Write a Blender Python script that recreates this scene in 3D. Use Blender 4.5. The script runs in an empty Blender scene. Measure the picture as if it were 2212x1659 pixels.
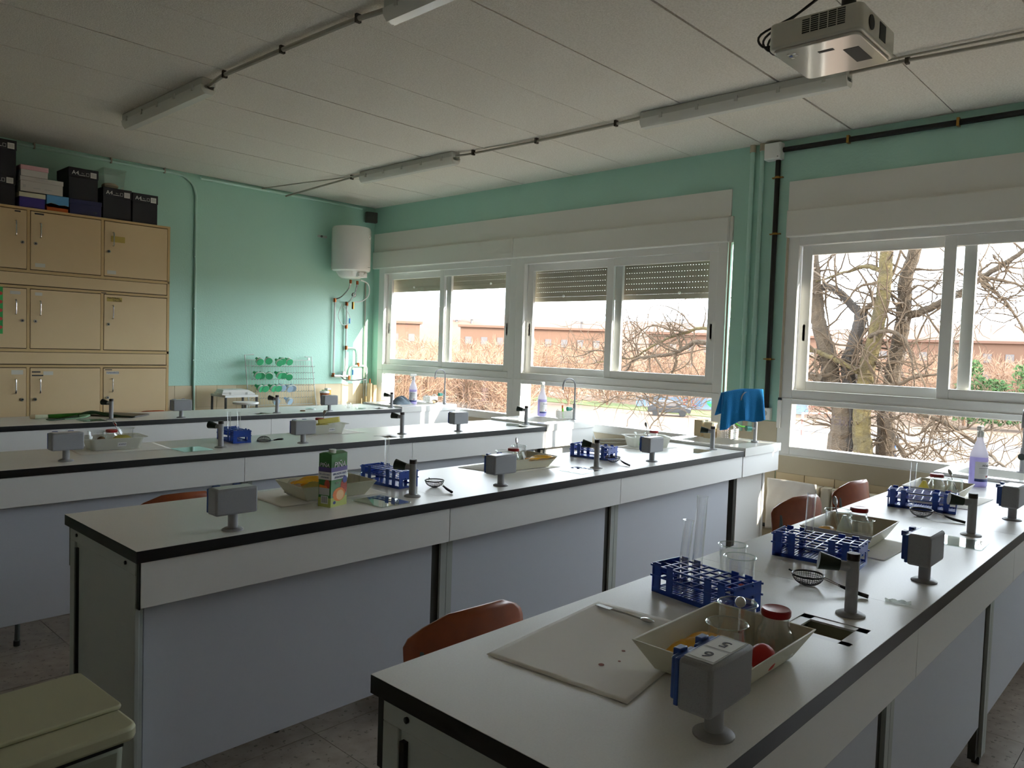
import bpy, bmesh, math, random
from mathutils import Vector, Matrix

# ------------------------------------------------------------------ camera, world, sun, exposure
S = bpy.context.scene
C = S.collection
R = math.radians
F_PX = 1649.0
YAW, PITCH, ROLL = R(46.995), R(-2.701), R(1.893)
CAM_H = 1.52
fw = Vector((math.sin(YAW)*math.cos(PITCH), math.cos(YAW)*math.cos(PITCH), math.sin(PITCH)))
rt = Vector((math.cos(YAW), -math.sin(YAW), 0))
up = rt.cross(fw)
r2 = math.cos(ROLL)*rt + math.sin(ROLL)*up
u2 = -math.sin(ROLL)*rt + math.cos(ROLL)*up
cd = bpy.data.cameras.new('camera'); cam = bpy.data.objects.new('camera', cd); C.objects.link(cam)
m3 = Matrix((r2, u2, -fw)).transposed()
cam.matrix_world = Matrix.Translation((0, 0, CAM_H)) @ m3.to_4x4()
cd.sensor_fit = 'HORIZONTAL'; cd.sensor_width = 36.0; cd.lens = 36.0*F_PX/2212.0
cd.clip_start = 0.05; cd.clip_end = 800
S.camera = cam

w = bpy.data.worlds.new('sky'); S.world = w; w.use_nodes = True
nt = w.node_tree; bg = nt.nodes['Background']
bg.inputs[0].default_value = (0.84, 0.92, 1.0, 1); bg.inputs[1].default_value = 7.0
SUN_A, SUN_B = 0.27, 0.40          # sun ray runs (-a, 1, -b): low winter sun raking along the window wall
sl = bpy.data.lights.new('sun', 'SUN'); sun = bpy.data.objects.new('sun', sl); C.objects.link(sun)
sl.energy = 11.0; sl.angle = R(0.6); sl.color = (1.0, 0.90, 0.74)
sun.rotation_euler = Vector((-SUN_A, 1, -SUN_B)).to_track_quat('-Z', 'Y').to_euler()
S.view_settings.view_transform = 'Standard'; S.view_settings.look = 'None'
S.view_settings.exposure = 0.78; S.view_settings.gamma = 1.0
S.view_settings.use_curve_mapping = False
S.cycles.use_denoising = True
S.cycles.max_bounces = 10; S.cycles.diffuse_bounces = 6; S.cycles.transparent_max_bounces = 24
S.cycles.glossy_bounces = 4; S.cycles.sample_clamp_indirect = 8.0
S.cycles.caustics_reflective = False; S.cycles.caustics_refractive = False

# ------------------------------------------------------------------ materials
def lin(h):
    v = [int(h[i:i+2], 16)/255 for i in (0, 2, 4)]
    return tuple((x/12.92 if x <= 0.04045 else ((x+0.055)/1.055)**2.4) for x in v) + (1,)
MATS = {}
def mat(name, col, rough=0.5, metal=0.0, spec=0.5, var=None, bump=None, coat=0, alpha=1, sss=0, trans=0, speck=None):
    """var=(scale, hex2, amount)  bump=(scale, strength, dist)  speck=(scale, hex, threshold)"""
    m = bpy.data.materials.new(name); m.use_nodes = True; n = m.node_tree.nodes; l = m.node_tree.links
    b = n['Principled BSDF']
    c0 = lin(col) if isinstance(col, str) else tuple(col)+(1,)
    b.inputs['Base Color'].default_value = c0
    b.inputs['Roughness'].default_value = rough; b.inputs['Metallic'].default_value = metal
    b.inputs['Specular IOR Level'].default_value = spec; b.inputs['Coat Weight'].default_value = coat
    b.inputs['Coat Roughness'].default_value = 0.08
    b.inputs['Alpha'].default_value = alpha; b.inputs['Transmission Weight'].default_value = trans
    tc = None
    if var or bump or speck:
        tc = n.new('ShaderNodeTexCoord')
    out = None
    if var:
        t = n.new('ShaderNodeTexNoise'); t.inputs['Scale'].default_value = var[0]; t.inputs['Detail'].default_value = 5
        l.new(tc.outputs['Object'], t.inputs['Vector'])
        rp = n.new('ShaderNodeMapRange'); rp.inputs[1].default_value = 0.35; rp.inputs[2].default_value = 0.7
        rp.inputs[4].default_value = var[2]; l.new(t.outputs['Fac'], rp.inputs[0])
        mx = n.new('ShaderNodeMix'); mx.data_type = 'RGBA'
        mx.inputs[6].default_value = c0; mx.inputs[7].default_value = lin(var[1])
        l.new(rp.outputs[0], mx.inputs[0]); out = mx.outputs[2]
    if speck:
        t = n.new('ShaderNodeTexNoise'); t.inputs['Scale'].default_value = speck[0]; t.inputs['Detail'].default_value = 2
        l.new(tc.outputs['Object'], t.inputs['Vector'])
        g = n.new('ShaderNodeMapRange'); g.inputs[1].default_value = speck[2]; g.inputs[2].default_value = speck[2]+0.04
        l.new(t.outputs['Fac'], g.inputs[0])
        mx = n.new('ShaderNodeMix'); mx.data_type = 'RGBA'
        if out: l.new(out, mx.inputs[6])
        else: mx.inputs[6].default_value = c0
        mx.inputs[7].default_value = lin(speck[1]); l.new(g.outputs[0], mx.inputs[0]); out = mx.outputs[2]
    if out: l.new(out, b.inputs['Base Color'])
    if bump:
        t = n.new('ShaderNodeTexNoise'); t.inputs['Scale'].default_value = bump[0]; t.inputs['Detail'].default_value = 3
        l.new(tc.outputs['Object'], t.inputs['Vector'])
        bp = n.new('ShaderNodeBump'); bp.inputs['Strength'].default_value = bump[1]; bp.inputs['Distance'].default_value = bump[2]
        l.new(t.outputs['Fac'], bp.inputs['Height']); l.new(bp.outputs[0], b.inputs['Normal'])
    MATS[name] = m
    return m
def glass(name, tint=(1, 1, 1), refl=0.06, edge=0.75, rough=0.02, power=2.2):
    m = bpy.data.materials.new(name); m.use_nodes = True; n = m.node_tree.nodes; l = m.node_tree.links
    n.remove(n['Principled BSDF'])
    tr = n.new('ShaderNodeBsdfTransparent'); tr.inputs[0].default_value = tuple(tint)+(1,)
    gl = n.new('ShaderNodeBsdfGlossy'); gl.inputs['Roughness'].default_value = rough; gl.inputs[0].default_value = (0.9, 0.93, 0.93, 1)
    lw = n.new('ShaderNodeLayerWeight'); lw.inputs[0].default_value = 0.5
    pw = n.new('ShaderNodeMath'); pw.operation = 'POWER'; pw.inputs[1].default_value = power
    l.new(lw.outputs['Facing'], pw.inputs[0])
    mr = n.new('ShaderNodeMapRange'); mr.inputs[3].default_value = refl; mr.inputs[4].default_value = edge
    l.new(pw.outputs[0], mr.inputs[0])
    mx = n.new('ShaderNodeMixShader'); l.new(mr.outputs[0], mx.inputs[0]); l.new(tr.outputs[0], mx.inputs[1]); l.new(gl.outputs[0], mx.inputs[2])
    l.new(mx.outputs[0], n['Material Output'].inputs[0])
    MATS[name] = m; return m
def translucent(name, col, amount=0.5, clear=0.25, rough=0.35):
    m = bpy.data.materials.new(name); m.use_nodes = True; n = m.node_tree.nodes; l = m.node_tree.links
    b = n['Principled BSDF']; b.inputs['Base Color'].default_value = lin(col); b.inputs['Roughness'].default_value = rough
    tl = n.new('ShaderNodeBsdfTranslucent'); tl.inputs[0].default_value = lin(col)
    tr = n.new('ShaderNodeBsdfTransparent'); tr.inputs[0].default_value = lin(col)
    m1 = n.new('ShaderNodeMixShader'); m1.inputs[0].default_value = amount; l.new(b.outputs[0], m1.inputs[1]); l.new(tl.outputs[0], m1.inputs[2])
    m2 = n.new('ShaderNodeMixShader'); m2.inputs[0].default_value = clear; l.new(m1.outputs[0], m2.inputs[1]); l.new(tr.outputs[0], m2.inputs[2])
    l.new(m2.outputs[0], n['Material Output'].inputs[0])
    MATS[name] = m; return m

mat('teal_paint', 'B2DDCD', 0.42, bump=(70, 0.28, 0.006), var=(1.2, 'A9D6C5', 0.5))
mat('teal_gloss', 'BCE2D4', 0.3)
mat('ceiling_panel', 'E6E3DA', 0.95, bump=(130, 0.6, 0.008), var=(95, 'CFCBC0', 0.8))
mat('joint_dark', '4A463E', 0.95)
mat('beige_plaster', 'C9BEA6', 0.7, var=(3, 'B5A88E', 0.6), bump=(40, 0.15, 0.004))
mat('cream_tile', 'D9C6A2', 0.3, var=(4, 'CDB88F', 0.5))
mat('grout', 'B9A27C', 0.9)
mat('floor_tile', '978B7E', 0.38, var=(14, '7A6E62', 0.8), speck=(45, '5F5449', 0.63), bump=(90, 0.08, 0.002))
mat('floor_joint', '3A332C', 0.9)
mat('white_pvc', 'EFEFEB', 0.28, spec=0.5)
mat('shutter_box', 'E8E7DF', 0.45)
mat('shutter', 'BDB6A2', 0.5)
mat('black_rubber', '141414', 0.45)
mat('laminate', 'EDEDEA', 0.34, spec=0.45, var=(260, 'E2E2DF', 0.5))
mat('bench_panel', 'EAEAE8', 0.42, spec=0.35)
mat('lower_panel', 'C9CDD6', 0.5, spec=0.3)
mat('edge_black', '101113', 0.35)
mat('frame_grey', 'ADB3AE', 0.5)
mat('frame_dark', '3A3934', 0.6)
mat('sink_white', 'E6E6E2', 0.18, coat=0.3)
mat('drain_olive', 'A2A287', 0.5)
mat('drain_lip', 'E2E3E3', 0.35)
mat('socket_grey', '989A9D', 0.62, bump=(900, 0.25, 0.0006), speck=(700, '85878A', 0.6))
mat('socket_top', 'C9CACC', 0.3)
mat('socket_blue', '2A4C92', 0.35)
mat('tap_grey', '9C9DA0', 0.45, bump=(700, 0.15, 0.0005))
mat('tap_cap', '2B201C', 0.5)
mat('tap_green', '11241B', 0.4)
mat('faucet_green', '16806E', 0.35)
mat('chrome', 'C8C9CA', 0.12, metal=1)
mat('steel', 'B9BABB', 0.25, metal=1)
mat('brass', 'B08A4A', 0.3, metal=1)
mat('copper', 'B56A42', 0.35, metal=1)
mat('rack_blue', '2650B4', 0.32)
mat('strainer_black', '1B1B1D', 0.4)
mat('mesh_dark', '3A3B3E', 0.5, metal=0.4)
mat('tray_cream', 'D3D0BA', 0.38)
translucent('tub_white', 'E9EAE4', 0.45, 0.22)
mat('paper', 'F7F4EF', 0.85, bump=(9, 0.25, 0.012))
mat('pale_wall', 'EDEBE2', 0.8)
mat('stain', 'A5736A', 0.9)
mat('jar_lid', 'A01E22', 0.3)
mat('red_flesh', 'C8201C', 0.4, bump=(60, 0.4, 0.004))
mat('yellow_pack', 'EDB01C', 0.35, bump=(40, 0.5, 0.006))
translucent('yellow_clear', 'E5DC8C', 0.4, 0.4)
translucent('clear_bag', 'E6EBE6', 0.3, 0.55, 0.15)
mat('white_pack', 'E6E4DC', 0.5)
mat('kiwi_brown', '6B5230', 0.8)
glass('glass_clear')
glass('glass_pane', (0.97, 0.98, 0.98), refl=0.03, edge=0.5, rough=0.0, power=4)
glass('glass_plate', (0.86, 0.92, 0.9), refl=0.22, edge=0.75, rough=0.02, power=1.6)
translucent('glass_green', '7FE0B4', 0.5, 0.45, 0.15)
translucent('glass_blue', 'CFE0EE', 0.5, 0.5, 0.15)
glass('plastic_clear', (0.93, 0.94, 0.93), refl=0.1, edge=0.6, rough=0.12)
translucent('lilac_liquid', 'C9C3E6', 0.5, 0.15, 0.2)
translucent('bottle_white', 'EDEBF0', 0.5, 0.2, 0.25)
mat('label_white', 'E9E9EC', 0.5)
mat('label_blue', '2C3A78', 0.5)
mat('ink', '2A2B33', 0.6)
mat('wood_orange', 'A8542A', 0.38, var=(18, '8C4320', 0.7), coat=0.25)
mat('wood_edge', 'D8B48A', 0.4)
mat('chair_metal', '6E7270', 0.45, metal=0.6)
mat('cabinet', 'E2C89C', 0.55, var=(2.5, 'DABE90', 0.5))
mat('cabinet_trim', 'D3B580', 0.55)
mat('cabinet_gap', '4A3B22', 0.9)
mat('tape_white', 'DAD6CB', 0.7)
mat('tape_yellow', 'BFA654', 0.7)
mat('navy_card', '12141F', 0.55)
mat('navy_card2', '1E2350', 0.55)
mat('purple_card', '3B2F86', 0.5)
mat('pink_card', 'D9A9AE', 0.6)
mat('white_card', 'CDC9C2', 0.6)
mat('cream_card', 'D3CFB6', 0.6)
mat('sky_print', '5FA3D6', 0.5)
mat('orange_print', 'D9661E', 0.5)
mat('print_white', 'E4E4E0', 0.5)
mat('beige_card', 'CDB893', 0.7)
mat('boiler_white', 'E9E7E2', 0.25, coat=0.3)
mat('boiler_grey', 'B9B9B6', 0.4)
mat('pipe_white', 'DADDDA', 0.35)
mat('hose_white', 'D5D8D6', 0.5)
mat('cloth_blue', '0F6FA8', 0.95, bump=(220, 0.6, 0.004))
mat('cloth_grey', '6F7C86', 0.95, bump=(60, 0.5, 0.006))
mat('bin_cream', 'B4B393', 0.5)
mat('bin_body', '8E9480', 0.55)
mat('lamp_body', 'C9CBC4', 0.45)
translucent('lamp_cover', 'F6F7F2', 0.25, 0.12, 0.12)
mat('tube_glass', 'F0F0EC', 0.2)
mat('conduit_grey', 'A8A598', 0.6)
mat('projector', 'D3D0C2', 0.38, coat=0.2)
mat('projector_gloss', 'C9C5BA', 0.12, coat=0.6)
mat('vent_dark', '262A24', 0.7)
mat('leek_white', 'DDE3C6', 0.45)
mat('leek_green', '2F7A1E', 0.4, var=(30, '1E5A14', 0.8))
mat('leek_dark', '0F3A18', 0.4)
mat('leek_pale', '9CC7A4', 0.4)
mat('board_dark', '453B30', 0.45, var=(12, '352C24', 0.8))
mat('carton_green', '2E7A2C', 0.35, var=(22, '1F5C22', 0.8))
mat('carton_lime', 'B9C46A', 0.4)
mat('carton_purple', '5A4E8C', 0.4)
mat('carton_white', 'E6E6E6', 0.4)
mat('fruit_orange', 'E8862A', 0.4, var=(50, 'D9641C', 0.7))
mat('fruit_pale', 'F2C38A', 0.4)
mat('fruit_red', 'B5472C', 0.5, bump=(160, 0.5, 0.003))
mat('blue_badge', '24378F', 0.4)
mat('coffee_brown', '8C4A22', 0.5)
mat('radiator', 'DAD3C0', 0.4)
mat('pink_brick', 'B98A72', 0.7)
mat('lime_plastic', '6FE02A', 0.4)
mat('basket_white', 'E2E2DE', 0.4)
# outdoors
mat('sand', '63503F', 0.95, var=(0.12, '5A4738', 0.8))
mat('grass_out', '525C2C', 0.95, var=(0.6, '48522A', 0.8))
mat('asphalt', '605E5E', 0.95)
mat('brick_far', '684C3C', 0.9, var=(0.3, '5E4436', 0.8))
mat('brick_far2', '634838', 0.9)
mat('stone_far', 'B8A48E', 0.9)
mat('roof_far', '64483A', 0.9)
mat('window_far', '585250', 0.3)  # distance haze put into the colour, paled close to the brick tone
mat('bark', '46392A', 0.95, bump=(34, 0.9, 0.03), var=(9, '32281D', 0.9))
mat('bark_yellow_lit', '524624', 0.95, bump=(30, 0.9, 0.03), var=(7, '382F1E', 0.9))  # yellow sunlight on the trunk put into the bark colour
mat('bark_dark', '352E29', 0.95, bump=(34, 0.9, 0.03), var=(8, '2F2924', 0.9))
mat('twig', '453728', 0.95)
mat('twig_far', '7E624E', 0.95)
mat('evergreen', '34501F', 0.9, var=(1.5, '2C4420', 0.8))
mat('fence_red', '64261E', 0.8)
mat('banner_blue', '7E93AA', 0.7)
mat('paint_blue', '3F8FD0', 0.6)
mat('paint_green', '3FAE5A', 0.6)
mat('paint_red', 'D0504A', 0.6)
mat('car_grey', '24272C', 0.3, coat=0.5)
mat('denim', '2E4E86', 0.9)
mat('skin', 'B98A6E', 0.6)
mat('hair', '2A211C', 0.8)
mat('trousers', '33363E', 0.9)
mat('billboard_print', 'B9A28C', 0.6, var=(0.8, '6F8FB0', 0.9))
mat('facade_white', 'DAD8D2', 0.8)

# ------------------------------------------------------------------ mesh helpers
class M:
    def __init__(s): s.v = []; s.f = []
    def add(s, vs, fs):
        o = len(s.v); s.v += [tuple(v) for v in vs]; s.f += [tuple(i+o for i in f) for f in fs]; return s
    def box(s, x0, x1, y0, y1, z0, z1):
        if x0 > x1: x0, x1 = x1, x0
        if y0 > y1: y0, y1 = y1, y0
        if z0 > z1: z0, z1 = z1, z0
        return s.add([(x0,y0,z0),(x1,y0,z0),(x1,y1,z0),(x0,y1,z0),(x0,y0,z1),(x1,y0,z1),(x1,y1,z1),(x0,y1,z1)],
                     [(3,2,1,0),(4,5,6,7),(0,1,5,4),(1,2,6,5),(2,3,7,6),(3,0,4,7)])
    def frustum(s, a, b, z0, z1):
        """a, b = (x0,x1,y0,y1) at z0 and z1"""
        return s.add([(a[0],a[2],z0),(a[1],a[2],z0),(a[1],a[3],z0),(a[0],a[3],z0),(b[0],b[2],z1),(b[1],b[2],z1),(b[1],b[3],z1),(b[0],b[3],z1)],
                     [(3,2,1,0),(4,5,6,7),(0,1,5,4),(1,2,6,5),(2,3,7,6),(3,0,4,7)])
    def prism(s, poly, z0, z1):
        n = len(poly)
        return s.add([(p[0],p[1],z0) for p in poly]+[(p[0],p[1],z1) for p in poly],
                     [tuple(range(n-1,-1,-1)), tuple(range(n,2*n))]+[(i,(i+1)%n,(i+1)%n+n,i+n) for i in range(n)])
    def rbox(s, x0, x1, y0, y1, z0, z1, r, n=4):
        pl = []
        for cx, cy, a in ((x1-r,y1-r,0),(x0+r,y1-r,90),(x0+r,y0+r,180),(x1-r,y0+r,270)):
            for k in range(n+1):
                t = R(a+90*k/n); pl.append((cx+r*math.cos(t), cy+r*math.sin(t)))
        return s.prism(pl, z0, z1)
    def lathe(s, prof, n=20, c=(0,0,0), close=False):
        o = []
        for r, z in prof:
            for k in range(n):
                t = 2*math.pi*k/n; o.append((c[0]+r*math.cos(t), c[1]+r*math.sin(t), c[2]+z))
        f = []
        m = len(prof)
        for i in range(m if close else m-1):
            j = (i+1) % m
            for k in range(n): f.append((i*n+k, i*n+(k+1)%n, j*n+(k+1)%n, j*n+k))
        if not close:
            if prof[0][0] > 1e-5: f.append(tuple(range(n-1,-1,-1)))
            if prof[-1][0] > 1e-5: f.append(tuple((m-1)*n+k for k in range(n)))
        return s.add(o, f)
    def tube(s, path, r, n=8, caps=True):
        path = [Vector(p) for p in path]; m = len(path)
        rs = r if isinstance(r, (list, tuple)) else [r]*m
        vs = []; ref = None
        for i, p in enumerate(path):
            d = (path[min(i+1,m-1)]-path[max(i-1,0)])
            d = d.normalized() if d.length > 1e-9 else Vector((0,0,1))
            if ref is None:
                ref = Vector((0,0,1)) if abs(d.z) < 0.9 else Vector((1,0,0))
            a = (ref - d*ref.dot(d))
            if a.length < 1e-6: a = Vector((1,0,0)) - d*d.x
            a.normalize(); b = d.cross(a); ref = a
            for k in range(n):
                t = 2*math.pi*k/n; vs.append(p + rs[i]*(math.cos(t)*a + math.sin(t)*b))
        fs = [(i*n+k, i*n+(k+1)%n, (i+1)*n+(k+1)%n, (i+1)*n+k) for i in range(m-1) for k in range(n)]
        if caps: fs += [tuple(range(n-1,-1,-1)), tuple((m-1)*n+k for k in range(n))]
        return s.add(vs, fs)
    def cyl(s, p0, p1, r0, r1=None, n=16): return s.tube([p0, p1], [r0, r0 if r1 is None else r1], n)
    def sphere(s, c, r, n=12, m=8, sc=(1,1,1)):
        vs = []; fs = []
        for i in range(m+1):
            ph = math.pi*i/m
            for k in range(n):
                t = 2*math.pi*k/n
                vs.append((c[0]+r*sc[0]*math.sin(ph)*math.cos(t), c[1]+r*sc[1]*math.sin(ph)*math.sin(t), c[2]+r*sc[2]*math.cos(ph)))
        for i in range(m):
            for k in range(n): fs.append((i*n+k, (i+1)*n+k, (i+1)*n+(k+1)%n, i*n+(k+1)%n))
        return s.add(vs, fs)
    def grid(s, fn, nu, nv):
        vs = [fn(i/nu, j/nv) for j in range(nv+1) for i in range(nu+1)]
        fs = [(j*(nu+1)+i, j*(nu+1)+i+1, (j+1)*(nu+1)+i+1, (j+1)*(nu+1)+i) for j in range(nv) for i in range(nu)]
        return s.add(vs, fs)
    def xf(s, mtx):
        s.v = [tuple(mtx @ Vector(p)) for p in s.v]; return s
    def mesh(s, name, m, angle=38):
        me = bpy.data.meshes.new(name); me.from_pydata(s.v, [], s.f)
        me.polygons.foreach_set('use_smooth', [True]*len(me.polygons)); me.set_sharp_from_angle(angle=R(angle))
        me.materials.append(MATS[m]); me.update(); return me
    def build(s, name, m, parent=None, loc=None, rz=0, bevel=0, solid=0, wire=0):
        o = bpy.data.objects.new(name, s.mesh(name, m)); C.objects.link(o)
        if parent is not None: o.parent = parent
        if loc: o.location = loc
        if rz: o.rotation_euler = (0, 0, rz)
        if solid:
            k = o.modifiers.new('thickness', 'SOLIDIFY'); k.thickness = solid; k.offset = 0
        if wire:
            k = o.modifiers.new('wires', 'WIREFRAME'); k.thickness = wire; k.use_replace = True
        if bevel:
            k = o.modifiers.new('soft_edges', 'BEVEL'); k.width = bevel; k.segments = 2; k.limit_method = 'ANGLE'
        return o
def smooth(pts, k=5):
    P = [Vector(p) for p in pts]; out = []
    for i in range(len(P)-1):
        a, b, c, d = P[max(i-1,0)], P[i], P[i+1], P[min(i+2,len(P)-1)]
        for j in range(k):
            t = j/k
            out.append(0.5*((2*b)+(c-a)*t+(2*a-5*b+4*c-d)*t*t+(3*b-a-3*c+d)*t**3))
    out.append(P[-1]); return out
def tag(o, label=None, cat=None, group=None, kind=None):
    if label: o['label'] = label
    if cat: o['category'] = cat
    if group: o['group'] = group
    if kind: o['kind'] = kind
    return o
def thing(name, label, cat, loc=(0,0,0), rz=0, group=None, kind=None):
    o = bpy.data.objects.new(name, None); o.empty_display_size = 0.05; C.objects.link(o)
    o.location = loc; o.rotation_euler = (0, 0, rz)
    return tag(o, label, cat, group, kind)
def copy_tree(o, loc=None, rz=None, label=None, parent=None):
    c = o.copy(); C.objects.link(c)
    if parent is not None: c.parent = parent
    if loc is not None: c.location = loc
    if rz is not None: c.rotation_euler = (0, 0, rz)
    if label: c['label'] = label
    for ch in list(o.children): copy_tree(ch, parent=c)
    return c
def share(o, loc, parent=None, rz=0, sc=None):
    c = o.copy(); C.objects.link(c); c.location = loc; c.rotation_euler = (0, 0, rz)
    if parent is not None: c.parent = parent
    if sc: c.scale = sc
    return c
TEXTS = []
def text(body, size, m, parent, loc, rot, name='lettering', align='CENTER', ext=0.0003, shear=0):
    cu = bpy.data.curves.new(name, 'FONT'); cu.body = body; cu.size = size; cu.align_x = align; cu.align_y = 'CENTER'
    cu.extrude = ext; cu.shear = shear; cu.resolution_u = 3; cu.materials.append(MATS[m])
    o = bpy.data.objects.new(name, cu); C.objects.link(o); o.parent = parent; o.location = loc; o.rotation_euler = rot
    bpy.context.view_layer.update()
    me = bpy.data.meshes.new_from_object(o.evaluated_get(bpy.context.evaluated_depsgraph_get())); me.name = name
    bpy.data.objects.remove(o); o = bpy.data.objects.new(name, me); C.objects.link(o)
    o.parent = parent; o.location = loc; o.rotation_euler = rot
    return o
RF = (R(90), 0, 0)            # lettering on a face looking along -y
RL = (R(90), 0, R(-90))       # lettering on a face looking along -x

# ------------------------------------------------------------------ the room
XW, YB, ZC = 5.45, 7.36, 3.093
X0, Y0 = -1.6, -2.7
f = M().box(X0-0.2, XW+0.3, Y0-0.2, YB+0.2, -0.12, -0.008).build('floor', 'floor_joint'); tag(f, kind='structure')
random.seed(3)
T = 0.40
tile0 = None
for ix in range(0, 14):
    for iy in range(0, 14):
        x, y = 0.03+ix*T, 0.10+iy*T
        if y > 5.6 or x > 5.42: continue
        if tile0 is None:
            tile0 = M().box(0.0012, T-0.0012, 0.0012, T-0.0012, -0.008, 0).build('tile', 'floor_tile', f, (x, y, 0))
        else: share(tile0, (x, y, 0), f)
M().box(X0, 0.03, Y0, 5.70, -0.008, 0).build('floor_margin', 'floor_tile', f)
M().box(0.03, XW, Y0, 0.10, -0.008, 0).build('floor_margin', 'floor_tile', f)
M().box(X0, XW, 5.70, YB, -0.008, 0).build('floor_margin', 'floor_tile', f)

ce = M().box(X0-0.2, XW+0.3, Y0-0.2, YB+0.2, ZC+0.012, ZC+0.15).build('ceiling', 'joint_dark'); tag(ce, kind='structure')
js = [Y0, -2.30, -1.70, -1.08, -0.47, 0.13, 0.73, 1.34, 1.965, 2.60, 3.20, 3.795, 4.39, 5.015, 5.62, 6.20, 6.82, YB]
gaps = {1.34: .003, 1.965: .007, 2.60: .005, 3.20: .002, 3.795: .0025, 4.39: .006, 5.015: .005, 5.62: .0025, 6.20: .005, 6.82: .002}
for a, b in zip(js[:-1], js[1:]):
    ga, gb = gaps.get(a, .003), gaps.get(b, .003)
    M().box(X0, XW, a+ga, b-gb, ZC, ZC+0.02).build('panel', 'ceiling_panel', ce)

wb = M().box(X0-0.2, XW+0.3, YB, YB+0.2, 1.05, ZC+0.02)
wb.box(X0-0.2, XW+0.3, YB+0.006, YB+0.2, 0, 1.05)
wb = wb.build('wall_back', 'teal_paint'); tag(wb, kind='structure')
tw = M().box(-.1035, .1035, -0.012, 0, -.1035, .1035).mesh('tile', 'cream_tile')
gw = M().box(2.85, XW, YB-0.004, YB+0.006, 0.1, 1.05).build('grout', 'grout', wb)
for i in range(12):
    for j in range(4):
        o = bpy.data.objects.new('tile', tw); C.objects.link(o); o.parent = wb
        o.location = (XW-0.105-i*0.21, YB+0.004, 0.943-j*0.21)
wl = M().box(X0-0.2, X0, Y0, YB, 0, ZC+0.02).build('wall_left', 'pale_wall'); tag(wl, kind='structure')
wf = M().box(X0-0.2, XW+0.3, Y0-0.2, Y0, 0, ZC+0.02).build('wall_front', 'pale_wall'); tag(wf, kind='structure')
WT = 0.22
wr = M()
for a, b in ((2.81, 7.36), (-2.1, 2.39)):
    wr.box(XW, XW+WT, a, b, 2.40, ZC+0.02); wr.box(XW, XW+WT, a, b, 0.0, 0.80)
wr.box(XW, XW+WT, 2.39, 2.81, 0, ZC+0.02); wr.box(XW, XW+WT, 7.24, YB, 0.8, 2.4); wr.box(XW, XW+WT, Y0, -2.1, 0, ZC+0.02)
wr = wr.build('wall_right', 'teal_paint'); tag(wr, kind='structure')
for a, b in ((2.82, 7.36), (-2.1, 2.385)):
    M().box(XW-0.012, XW, a, b, 0.675, 0.80).build('plaster_band', 'beige_plaster', wr)
    M().box(XW-0.004, XW, a, b, 0.05, 0.675).build('grout', 'grout', wr)
tv = M().box(-0.01, 0, -.1035, .1035, -.1035, .1035).mesh('tile', 'cream_tile')
for i in range(11):
    for j in range(3):
        o = bpy.data.objects.new('tile', tv); C.objects.link(o); o.parent = wr
        o.location = (XW-0.003, 2.273-i*0.2125, 0.57-j*0.21)
M().box(XW-0.012, XW, 2.39, 2.81, 0.05, 1.04).build('plaster_band', 'beige_plaster', wr)
tag(M().tube([(XW-0.03, 2.80, 0.27), (XW-0.03, -2.0, 0.27)], 0.014).build('heating_pipe', 'black_rubber'),
    'thin black heating pipe running low along the tiled wall under the radiator', 'pipe')

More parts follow.
